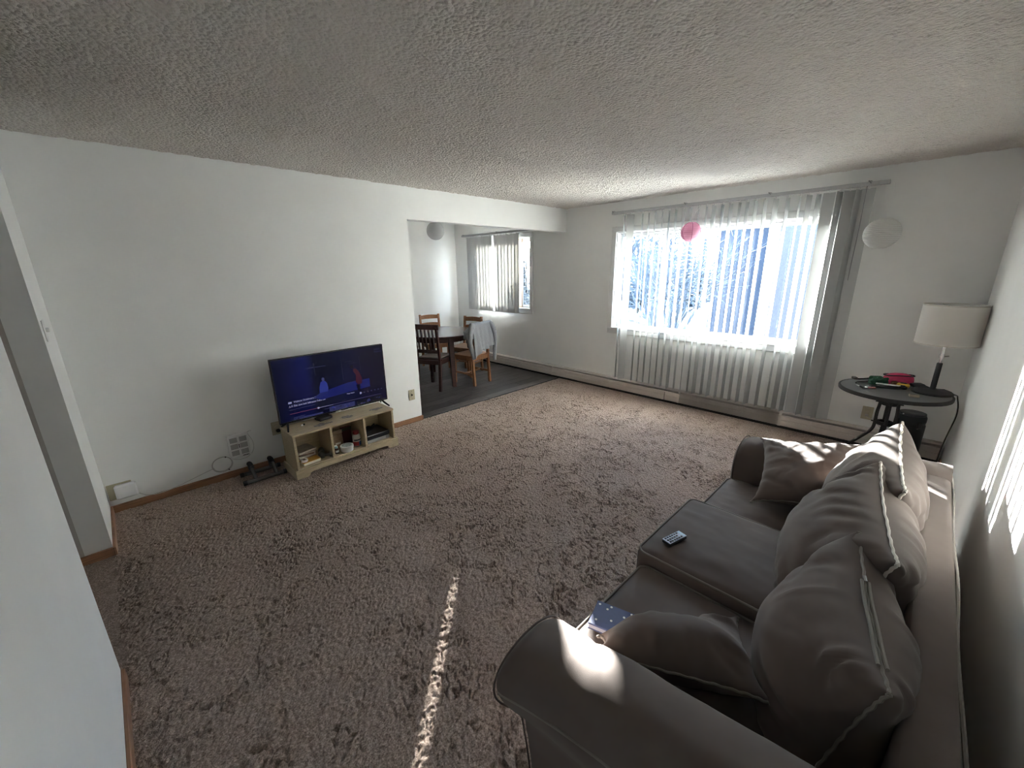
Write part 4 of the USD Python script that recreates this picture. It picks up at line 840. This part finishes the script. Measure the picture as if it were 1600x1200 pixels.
obj('edge_tape', MB().add(lathe([(0.1715, 0.383), (0.175, 0.383), (0.175, 0.391), (0.1715, 0.391), (0.1715, 0.383)], n=72)), M_edge, sh); obj('edge_tape', MB().add(lathe([(0.1715, 0.668), (0.175, 0.668), (0.175, 0.677), (0.1715, 0.677), (0.1715, 0.668)], n=72)), M_edge, sh)
b = MB()
for k in range(3): a = k * 2 * PI / 3 + .4; b.add(cyl((0, 0, 0.655), (0.172 * math.cos(a), 0.172 * math.sin(a), 0.668), 0.002, 6))
obj('spider', b.add(cyl((0, 0, 0.59), (0, 0, 0.657), 0.003, 6)), M_chrome, sh)
obj('pull_chain', MB().add(tube([(0.02, 0.03, 0.50), (0.022, 0.036, 0.42), (0.022, 0.037, 0.372)], 0.0015, 5)).add(trimesh.creation.icosphere(2, 0.006).apply_translation((0.022, 0.037, 0.368))), M_blackm, t)
obj('switch_knob', MB().add(cyl((0.0, -0.012, 0.290), (0.0, -0.038, 0.297), 0.0045, 8)), M_chrome, t)
obj('cord', MB().add(tube(smooth_path([(0.03, -0.10, 0.010), (0.0, -0.132, 0.008), (-0.06, -0.138, 0.004), (-0.09, -0.150, -0.05), (-0.06, -0.150, -0.22), (-0.02, -0.135, -0.42), (0.02, -0.13, -0.60), (0.06, -0.13, -0.67)]), 0.0042, 8)), M_black, t)
# dark canister under the table
M_can = mat('dark_teal_plastic', (0.020, 0.027, 0.030), 0.45)
t = thing('canister', 'dark ribbed cylindrical canister standing on the floor under the round table', 'canister', (4.87, 0.245, 0))
obj('body', lathe([(0, 0), (0.090, 0), (0.094, 0.008), (0.094, 0.36), (0.088, 0.37), (0.088, 0.385), (0.092, 0.39), (0.092, 0.425), (0.086, 0.44), (0, 0.44)], n=48), M_can, t)
obj('lid', lathe([(0, 0.438), (0.080, 0.438), (0.085, 0.446), (0.083, 0.458), (0.06, 0.463), (0.02, 0.456), (0, 0.456)], n=48), mat('dark_grey_lid', (0.05, 0.055, 0.06), 0.4), t)
for k in range(4):
    a = PI / 2 * k + 0.6; obj('latch', MB().add(cbox((0.095 * math.cos(a), 0.095 * math.sin(a), 0.375), (0.016, 0.032, 0.060), 0.005, a)), M_blackm, t)
obj('indicator', MB().add(trimesh.creation.icosphere(2, 0.006).apply_translation((-0.070, 0.055, 0.452))), M_white, t)

# ---------------------------------------------------------------- paper lanterns hanging from the blind rail
def lantern(name, label, c, r, sq, col, seamcol, hang, nw=13):
    t = thing(name, label, 'paper lantern', c)
    prof = []; n = nw * 4
    for k in range(n + 1):
        a = -1.28 + 2.56 * k / n
        rr = r * (1 + 0.022 * (1 - abs(math.cos(PI * k / 4)) ** 0.6) - 0.012); prof.append((rr * math.cos(a), sq * r * math.sin(a) / math.sin(1.28) * 0.96))
    mt = translucent(name + '_paper_' + t.split('_')[-1], col, tuple(0.9 * x for x in col), 0.35, 0.8)
    obj('paper_shade', lathe(prof, n=40), mt, t, smooth=60)
    b = MB()
    for k in range(nw + 1):
        a = -1.28 + 2.56 * k / nw; rr = r * 0.994 * math.cos(a); z = sq * r * math.sin(a) / math.sin(1.28) * 0.96
        b.add(tube([(rr * math.cos(q), rr * math.sin(q), z) for q in np.linspace(0, 2 * PI, 37)[:-1]], 0.0010, 5, closed=True))
    obj('wire_rib', b, seamcol, t)
    if name == 'pink_lantern':
        b = MB()
        for k in range(6):
            q = k * PI / 3 + 0.55; b.add(tube([(rr * 1.004 * math.cos(q), rr * 1.004 * math.sin(q), z) for rr, z in prof], 0.0022, 5))
        obj('paper_seam', b, mat('pink_seam', (0.42, 0.13, 0.24), 0.7), t)
    obj('opening_ring', lathe([(prof[0][0] - 0.004, prof[0][1] - 0.002), (prof[0][0] + 0.002, prof[0][1] - 0.002), (prof[0][0] + 0.002, prof[0][1] + 0.002), (prof[0][0] - 0.004, prof[0][1] + 0.002), (prof[0][0] - 0.004, prof[0][1] - 0.002)], n=32), M_white, t)
    obj('string', MB().add(tube([(0, 0, prof[-1][1]), (hang[0] * 0.4, hang[1] * 0.4, hang[2] * 0.6), hang], 0.0013, 5)).add(tube([(0, 0, prof[-1][1]), (0.003, -0.03, hang[2] * 0.7), (hang[0], hang[1] - 0.05, hang[2])], 0.0013, 5)), M_white, t)
lantern('pink_lantern', 'small pink ribbed paper lantern hanging in front of the blind', (XB - 0.14, 2.275, 2.002), 0.102, 1.0, (0.90, 0.52, 0.68), mat('pink_wire', (0.60, 0.26, 0.40), 0.7), (0.118, 0.0, 0.28))
lantern('white_lantern', 'larger white paper lantern hanging at the right end of the blind', (XB - 0.16, 0.700, 1.888), 0.122, 0.98, (0.84, 0.84, 0.82), mat('white_wire', (0.62, 0.61, 0.58), 0.7), (0.135, 0.055, 0.395), 20)

# ---------------------------------------------------------------- dining nook
t = thing('pendant_globe', 'white glass globe lamp hanging from the dining nook ceiling', 'ceiling lamp', (3.775, 5.39, 2.166))
obj('globe', lathe([(0.122 * math.cos(a), 0.122 * math.sin(a)) for a in np.linspace(-PI / 2, 1.2, 30)], n=40), translucent('opal_glass', (0.90, 0.91, 0.91), (0.90, 0.91, 0.91), 0.5, 0.12), t, smooth=True)
obj('fitter', lathe([(0, 0.105), (0.048, 0.105), (0.050, 0.135), (0.03, 0.145), (0, 0.145)], n=24), M_blackm, t)
obj('stem', MB().add(cyl((0, 0, 0.14), (0, 0, 0.262), 0.009, 12)), M_blackm, t)
obj('canopy', lathe([(0, 0.255), (0.055, 0.258), (0.06, 0.266), (0.06, 0.2725), (0, 0.2725)], n=28), M_blackm, t)
DX, DY = 3.80, 5.45
t = thing('dining_table', 'round dark brown dining table with straight legs', 'table', (DX, DY, 0))
obj('tabletop', lathe([(0, 0.715), (0.545, 0.715), (0.560, 0.722), (0.562, 0.732), (0.555, 0.742), (0, 0.742)], n=72), mat('dark_tabletop', (0.060, 0.030, 0.026), 0.22, var=0.2, vs=8, stretch=(1, 8, 1)), t)
obj('apron', lathe([(0.43, 0.64), (0.45, 0.64), (0.45, 0.7155), (0.43, 0.7155), (0.43, 0.64)], n=60), M_dkwood, t)
for k in range(4):
    a = math.radians(253 + 90 * k); d = np.array([math.cos(a), math.sin(a)])
    P0, P1 = np.array([*(d * 0.44), 0.7155]), np.array([*(d * 0.505), 0.0])
    ux = np.array([*d, 0]); uy = np.array([-d[1], d[0], 0])
    c = [P0 + ux * i * 0.034 + uy * j * 0.034 for i, j in ((-1, -1), (1, -1), (1, 1), (-1, 1))] + [P1 + ux * i * 0.026 + uy * j * 0.026 for i, j in ((-1, -1), (1, -1), (1, 1), (-1, 1))]
    obj('leg', trimesh.convex.convex_hull(np.array(c)), M_dkwood, t)
def bar(p0, p1, wx, wy, sides=None):
    """square bar between two points, wx along local perpendicular in plan, wy the other way"""
    p0, p1 = np.array(p0, float), np.array(p1, float); d = unit(p1 - p0); a = unit(np.cross(d, [0, 0, 1] if abs(d[2]) < .8 else [0, 1, 0])); b_ = np.cross(d, a)
    return trimesh.convex.convex_hull(np.array([p + a * i * wx / 2 + b_ * j * wy / 2 for p in (p0, p1) for i in (-1, 1) for j in (-1, 1)]))
def arc_rail(x, yh, z0, z1, th, bow, x_lean=0.0, top=0.0):
    n = 13; ys = np.linspace(-yh, yh, n); out = []
    lo = np.stack([x - bow * (1 - (ys / yh) ** 2), ys, np.full(n, z0) + top * 0.3 * (1 - (ys / yh) ** 2)], 1); hi = lo.copy(); hi[:, 2] = z1 + top * (1 - (ys / yh) ** 2); hi[:, 0] -= x_lean
    loop = np.stack([lo, hi, hi + [th, 0, 0], lo + [th, 0, 0]], 1); loop = np.concatenate([loop, loop[:, :1]], 1)
    b = MB().add(grid(loop)); 
    for e in (0, -1): b.add(trimesh.Trimesh(loop[e, :4], [[0, 1, 2], [0, 2, 3]], process=False))
    m = b.mesh(); m.merge_vertices(); m.fix_normals(); return m
def pine_chair(label, loc, rz):
    t = thing('pine_chair', label, 'chair', loc, rz)
    obj('seat', soft_box(-0.19, 0.205, -0.20, 0.20, 0.425, 0.445, 0.008), M_ltwood, t)
    for s in (-1, 1):
        obj('leg', MB().add(bar((0.175, s * 0.170, 0.43), (0.185, s * 0.175, 0.0), 0.034, 0.034)), M_ltwood, t)
        obj('leg', MB().add(bar((-0.175, s * 0.165, 0.44), (-0.205, s * 0.17, 0.0), 0.034, 0.034)).add(bar((-0.175, s * 0.165, 0.43), (-0.225, s * 0.165, 0.895), 0.034, 0.030)), M_ltwood, t)
        obj('stretcher', MB().add(bar((0.18, s * 0.172, 0.17), (-0.193, s * 0.168, 0.17), 0.018, 0.028)), M_ltwood, t)
    obj('stretcher', MB().add(bar((-0.01, -0.168, 0.17), (-0.01, 0.168, 0.17), 0.028, 0.018)), M_ltwood, t)
    for s in (-1, 1): obj('seat_rail', MB().add(bar((0.175, s * 0.17, 0.395), (-0.178, s * 0.166, 0.395), 0.02, 0.055)), M_ltwood, t)
    obj('seat_rail', MB().add(bar((0.176, -0.17, 0.395), (0.176, 0.17, 0.395), 0.02, 0.055)), M_ltwood, t); obj('seat_rail', MB().add(bar((-0.178, -0.166, 0.395), (-0.178, 0.166, 0.395), 0.02, 0.055)), M_ltwood, t)
    for z, hgt, tp in ((0.815, 0.060, 0.012), (0.700, 0.045, 0.010), (0.590, 0.045, 0.010)):
        xx = -0.175 - 0.05 * (z - 0.43) / 0.465
        obj('back_rail', arc_rail(xx - 0.008, 0.158, z, z + hgt, 0.018, 0.014, 0.006, tp), M_ltwood, t)
    return t
pc = pine_chair('honey pine chair at the far left of the round table, facing the room', (4.19, 6.20, 0), -105)
dup(pc, 'honey pine chair on the window side of the round table, behind the sweater', (4.33, 5.52, 0), 195)
dup(pc, 'honey pine chair with a grey sweater over its back, nearest the window side', (4.005, 4.985, 0), 98)
t = thing('dark_chair', 'dark brown slat-back chair at the near left of the round table', 'chair', (3.485, 5.165, 0), 27)
obj('seat', soft_box(-0.18, 0.21, -0.20, 0.20, 0.43, 0.452, 0.008), M_dkwood, t)
obj('seat_pad', soft_box(-0.15, 0.19, -0.17, 0.17, 0.4525, 0.470, 0.008), mat('seat_pad_grey', (0.30, 0.26, 0.24), 0.8), t)
for s in (-1, 1):
    obj('leg', MB().add(bar((0.18, s * 0.17, 0.43), (0.19, s * 0.175, 0.0), 0.036, 0.036)), M_dkwood, t)
    obj('leg', MB().add(bar((-0.175, s * 0.172, 0.45), (-0.22, s * 0.178, 0.0), 0.036, 0.036)).add(bar((-0.175, s * 0.172, 0.43), (-0.235, s * 0.172, 0.90), 0.036, 0.030)), M_dkwood, t)
    obj('seat_rail', MB().add(bar((0.18, s * 0.17, 0.40), (-0.178, s * 0.17, 0.40), 0.022, 0.06)), M_dkwood, t)
obj('seat_rail', MB().add(bar((0.18, -0.17, 0.40), (0.18, 0.17, 0.40), 0.022, 0.06)), M_dkwood, t); obj('seat_rail', MB().add(bar((-0.178, -0.17, 0.40), (-0.178, 0.17, 0.40), 0.022, 0.06)), M_dkwood, t)
obj('top_rail', arc_rail(-0.242, 0.205, 0.865, 0.935, 0.024, 0.012, 0.006), M_dkwood, t)
obj('lower_rail', arc_rail(-0.200, 0.160, 0.535, 0.580, 0.02, 0.01), M_dkwood, t)
for k in range(5): y = -0.115 + k * 0.0575; obj('back_slat', MB().add(bar((-0.203, y, 0.575), (-0.243, y, 0.87), 0.030, 0.011)), M_dkwood, t)
# sweater draped over the pine chair
M_sw = mat('heather_grey_knit', (0.36, 0.37, 0.385), 0.9, var=0.08, vs=60, bump=0.3, bs=400, dist=0.002)
sw = thing('sweater', 'grey sweater draped over the back of the pine chair', 'sweater', (4.005, 4.985, 0), 98)
def drape(s0, s1, tf, tb, ztop, xt, seed, fold=0.020):
    """cloth over the back rail: s along the rail (local y), t over it from the front hem to the back hem"""
    ns, nt = 40, 44; ss = np.linspace(s0, s1, ns); P = np.zeros((ns, nt, 3))
    for i, s in enumerate(ss):
        f, bk = tf(s), tb(s)
        tt = np.linspace(-f, bk, nt); r = 0.028
        for j, q in enumerate(tt):
            a = np.clip(q / r, -PI / 2, PI / 2); ex = abs(q) - r * PI / 2
            x, z = -r * math.sin(a), r * math.cos(a)
            if ex > 0: z -= ex; x -= np.sign(q) * 0.10 * ex * (1 if q > 0 else -0.2)
            hang = max(0, ex) / 0.4
            x += fold * hang * (math.sin(s * 34 + seed + 2.0 * hang) + 0.6 * math.sin(s * 71 + 3 * seed)) * (-1 if q > 0 else 1) * 0.7 - (fold * hang if q > 0 else -fold * hang)
            P[i, j] = (xt + x, s + 0.012 * hang * math.sin(6 * q + s * 20), ztop + z - 0.05 * max(0, -(s + 0.17)) * 3)
    N = np.zeros_like(P); du = np.gradient(P, axis=0); dv = np.gradient(P, axis=1); N = np.cross(du, dv); N /= np.linalg.norm(N, axis=-1, keepdims=True) + 1e-9
    A, B = P + N * 0.003, P - N * 0.003; b = MB().add(grid(A)).add(grid(B[::-1]))
    for sl in (np.s_[0, :], np.s_[-1, :], np.s_[:, 0], np.s_[:, -1]): b.add(grid(np.stack([A[sl], B[sl]], 0)))
    m = b.mesh(); m.merge_vertices(); m.fix_normals(); return m
obj('body', drape(-0.185, 0.235, lambda s: 0.26 + 0.05 * math.sin(s * 9), lambda s: 0.40 + 0.10 * (s > 0.1) * (s - 0.1) / 0.13 - 0.06 * (s < -0.05) * 0.5, 0.893, -0.226, 1.3), M_sw, sw, smooth=True)
def sleeve(pts, r, seed):
    m = tube(smooth_path(pts, 8), np.linspace(r, r * 0.6, (len(pts) - 1) * 8 + 1), 14); v = np.array(m.vertices); v += 0.010 * (np.stack([fbm(v * 22 + seed + k * 5, 3, seed + k) for k in range(3)], 1) - 0.5); return trimesh.Trimesh(v, m.faces, process=False)
obj('sleeve', sleeve([(-0.225, -0.16, 0.90), (-0.275, -0.195, 0.80), (-0.285, -0.215, 0.62), (-0.280, -0.205, 0.45), (-0.275, -0.21, 0.34)], 0.040, 3), M_sw, sw, smooth=True)
obj('sleeve', sleeve([(-0.215, 0.19, 0.89), (-0.24, 0.245, 0.82), (-0.23, 0.26, 0.68), (-0.25, 0.24, 0.52), (-0.26, 0.22, 0.42)], 0.045, 7), M_sw, sw, smooth=True)
obj('hood', soft_obj(0.16, 0.22, 0.20, 9, 0.2).apply_translation((-0.165, 0.17, 0.70)), M_sw, sw, smooth=True)

# ---------------------------------------------------------------- outside the windows
M_snow = mat('snow', (0.0986, 0.1134, 0.1331), 0.9, var=0.1, vs=0.6)
M_frost = mat('frosted_bark', (0.051, 0.068, 0.0892), 0.9, var=0.3, vs=3)
M_stucco = mat('lavender_stucco', (0.0414, 0.0444, 0.0592), 0.9, var=0.10, vs=14, bump=0.5, bs=30, dist=0.02)
M_stucco2 = mat('blue_grey_siding', (0.0257, 0.0365, 0.0563), 0.9, var=0.08, vs=2)
M_con = mat('frosted_needles', (0.0276, 0.0405, 0.0553), 0.9, var=0.5, vs=3.5)
gx, gy = np.meshgrid(np.linspace(L + 0.3, 160, 60), np.linspace(-60, 160, 80), indexing='ij')
gz = -3.2 + 0.3 * (fbm(np.stack([gx, gy, 0 * gx], -1) * 0.12, 3, 5) - 0.5) + np.clip((gx * 0.72 + gy * 0.69 - 60) / 60, 0, 1) * 3.6
obj('snow_ground', grid(np.stack([gx, gy, gz], -1)), M_snow, label='snow-covered ground outside the windows', kind='structure', smooth=True)
def frosted_tree(label, loc, hgt, seed, spread=0.33, group=None):
    r = np.random.default_rng(seed); t = thing('frosted_tree', label, 'tree', loc, 0, group)
    tr, br, tw = MB(), MB(), MB()
    def grow(p, d, l, rad, depth):
        q = p + d * l; mid = (p + q) / 2 + r.normal(0, 0.04 * l, 3); m = tube(np.array([p, mid, q]), [rad, rad * 0.85, rad * 0.68], 5 if depth < 2 else 3)
        (tr if depth == 0 else br if depth < 4 else tw).add(m)
        if depth >= 6 or rad < 0.004: return
        nb = 3 if depth < 5 else 2
        for k in range(nb):
            nd = unit(d * (0.75 if k else 1.05) + r.normal(0, spread, 3) + np.array([0, 0, 0.12 if depth < 3 else -0.10])); grow(q if k < 2 else p + (q - p) * r.uniform(0.5, 0.95), nd, l * r.uniform(0.66, 0.86), rad * (0.66 if k else 0.74), depth + 1)
    grow(np.zeros(3), np.array([0.02, 0.02, 1.0]), hgt * 0.26, hgt * 0.016, 0)
    obj('trunk', tr, M_frost, t); obj('branches', br, M_frost, t); obj('twigs', tw, M_frost, t, kind='stuff', smooth=False)
    return t
def at_angle(deg, dist): a = math.radians(deg); return (CAM[0] + dist * math.cos(a), CAM[1] + dist * math.sin(a), -3.25)
ft = []
for k, (ang_, dist, hh, lab) in enumerate(((24.2, 12.0, 6.4, 'frosted bare tree nearest to the wide window, beside the blue-grey house'), (26.4, 19.0, 8.4, 'frosted bare tree outside the left window pane, middle distance'),
        (31.8, 29.0, 9.5, 'tall frosted bare tree far behind the left edge of the wide window'))):
    ft.append(frosted_tree(lab, at_angle(ang_, dist), hh, 30 + k))
for k, (ang_, dist, rz, lab) in enumerate(((26.2, 36.0, 130, 'frosted bare tree farther back near the middle of the left pane'), (37.5, 36.0, 300, 'frosted bare tree far left behind the window frame'))):
    dup(ft[(k + 1) % 3], lab, at_angle(ang_, dist), rz)
def shrub(label, c, rad, n, seed):
    r = np.random.default_rng(seed); t = thing('frosted_shrub', label, 'shrub', (c[0], c[1], -3.25)); h = c[2] + 3.25
    obj('trunk', MB().add(tube([(0, 0, 0), (0.03, 0.02, h * 0.5), (0, 0, h)], [0.06, 0.045, 0.02], 7)), M_frost, t)
    st_, lf = MB(), MB()
    for k in range(26):
        d = unit(r.normal(0, 1, 3) + [0, 0, 0.5]); st_.add(tube([(0, 0, h - 0.5), tuple(np.array([0, 0, h]) + d * np.array(rad) * 0.9)], [0.015, 0.005], 4))
    d = r.normal(0, 1, (n, 3)); d /= np.linalg.norm(d, axis=1, keepdims=True); p = np.array([0, 0, h]) + d * np.array(rad) * r.uniform(0.25, 1, (n, 1)) ** 0.6
    a = r.normal(0, 1, (n, 3)); a /= np.linalg.norm(a, axis=1, keepdims=True); b_ = np.cross(a, d); b_ /= np.linalg.norm(b_, axis=1, keepdims=True)
    V = np.stack([p - a * 0.045, p - b_ * 0.016, p + a * 0.045, p + b_ * 0.016], 1).reshape(-1, 3); i = np.arange(n)[:, None] * 4
    lf.add(trimesh.Trimesh(V, np.vstack([i + [0, 1, 2], i + [0, 2, 3]]), process=False))
    obj('branches', st_, M_frost, t); obj('frost_blades', lf, M_con, t, kind='stuff', smooth=False)
shrub('frosted shrub close outside the dining nook window, made tall to block the low sun', (6.30, 5.97, 0.72), (0.55, 0.50, 1.22), 11000, 3)  # crown raised to keep the low sun off the carpet
def conifer(label, loc, hgt, seed, group):
    r = np.random.default_rng(seed); t = thing('frosted_conifer', label, 'tree', loc, 0, group); b = MB()
    nl = 16
    for k in range(nl):
        z = hgt * (0.10 + 0.86 * k / nl); rad = hgt * 0.24 * (1 - k / nl) ** 0.85 + 0.06; n = 15; a0 = r.uniform(0, 6)
        for j in range(n):
            a = a0 + j * 2 * PI / n + r.normal(0, 0.1); rr = rad * r.uniform(0.75, 1.15); d = np.array([math.cos(a), math.sin(a), 0]); s_ = np.array([-d[1], d[0], 0])
            p0 = np.array([0, 0, z + hgt * 0.05]); p1 = d * rr + np.array([0, 0, z - 0.10 * rr]); w_ = rr * 0.26
            b.add(trimesh.convex.convex_hull(np.array([p0, p0 - [0, 0, 0.05], p1, d * rr * 0.6 + s_ * w_ + [0, 0, z], d * rr * 0.6 - s_ * w_ + [0, 0, z], d * rr * 0.6 + [0, 0, z + 0.10 * rr]])))
    obj('needles', b, M_con, t); obj('trunk', MB().add(tube([(0, 0, 0), (0, 0, hgt * 0.9)], [hgt * 0.022, 0.02], 8)), M_blackm, t); return t
cf = [conifer('frosted conifer in the distant row behind the bare trees', (*at_angle(15.5, 62)[:2], -2.9), 7.5, 5, 'distant frosted conifers')]
r_ = np.random.default_rng(12)
for k in range(17):
    a_, d_ = 17.5 + 31 * k / 17, (44, 52, 60)[k % 3] + r_.uniform(-1, 1)
    if 40 < a_: d_ += 18
    p = at_angle(a_, d_)
    dup(cf[0], 'frosted conifer in the distant row behind the bare trees', (p[0], p[1], -2.9 + (0.7 if d_ > 55 else 0)), float(r_.uniform(0, 360)), 'distant frosted conifers')
def house(label, x0, y0, y1, z1, material, depth, eave, seed):
    t = thing('house', label, 'building', (x0, (y0 + y1) / 2, -3.3)); h = y1 - y0
    obj('wall', bx(0, depth, -h / 2, h / 2, 0, z1 + 3.3), material, t)
    obj('roof', MB().add(bx(-eave, depth + eave, -h / 2 - eave, h / 2 + eave, z1 + 3.3, z1 + 3.42, 0.03)), M_stucco2, t)
    obj('roof_snow', MB().add(soft_box(-eave - 0.02, depth + eave, -h / 2 - eave - 0.02, h / 2 + eave + 0.02, z1 + 3.42, z1 + 3.72, 0.12, 0.1)), M_snow, t)
    for k, (yy, zz_) in enumerate(((h / 2 - 2.2, 1.1), (h / 2 - 5.4, 1.1), (h / 2 - 2.2, 7.4))):
        if zz_ + 1.2 < z1 + 3.2 and yy > -h / 2 + 1:
            f_ = obj('window_frame', MB().add(bx(-0.03, 0.02, yy - 0.6, yy + 0.6, zz_, zz_ + 1.2, 0.01)), M_vinyl, t); obj('pane', bx(-0.04, -0.028, yy - 0.52, yy + 0.52, zz_ + 0.08, zz_ + 1.12), M_black, f_)
    return t
house('lavender stucco apartment wall filling the right part of the wide window', 11.0, -7.0, 3.02, 5.5, M_stucco, 6.0, 0.25, 1)
house('blue-grey house wall farther back, left of the stucco wall', 17.5, -4.0, 6.55, 3.3, M_stucco2, 8.0, 0.35, 2)
# the outer wall faces around the room keep daylight out of the hallway and behind the walls
obj('roof_slab', bx(-2.8, L + 0.9, -0.4, YD + 0.6, H + 0.10, H + 0.30), M_hall, label='roof slab with an overhanging eave above the room', kind='structure')
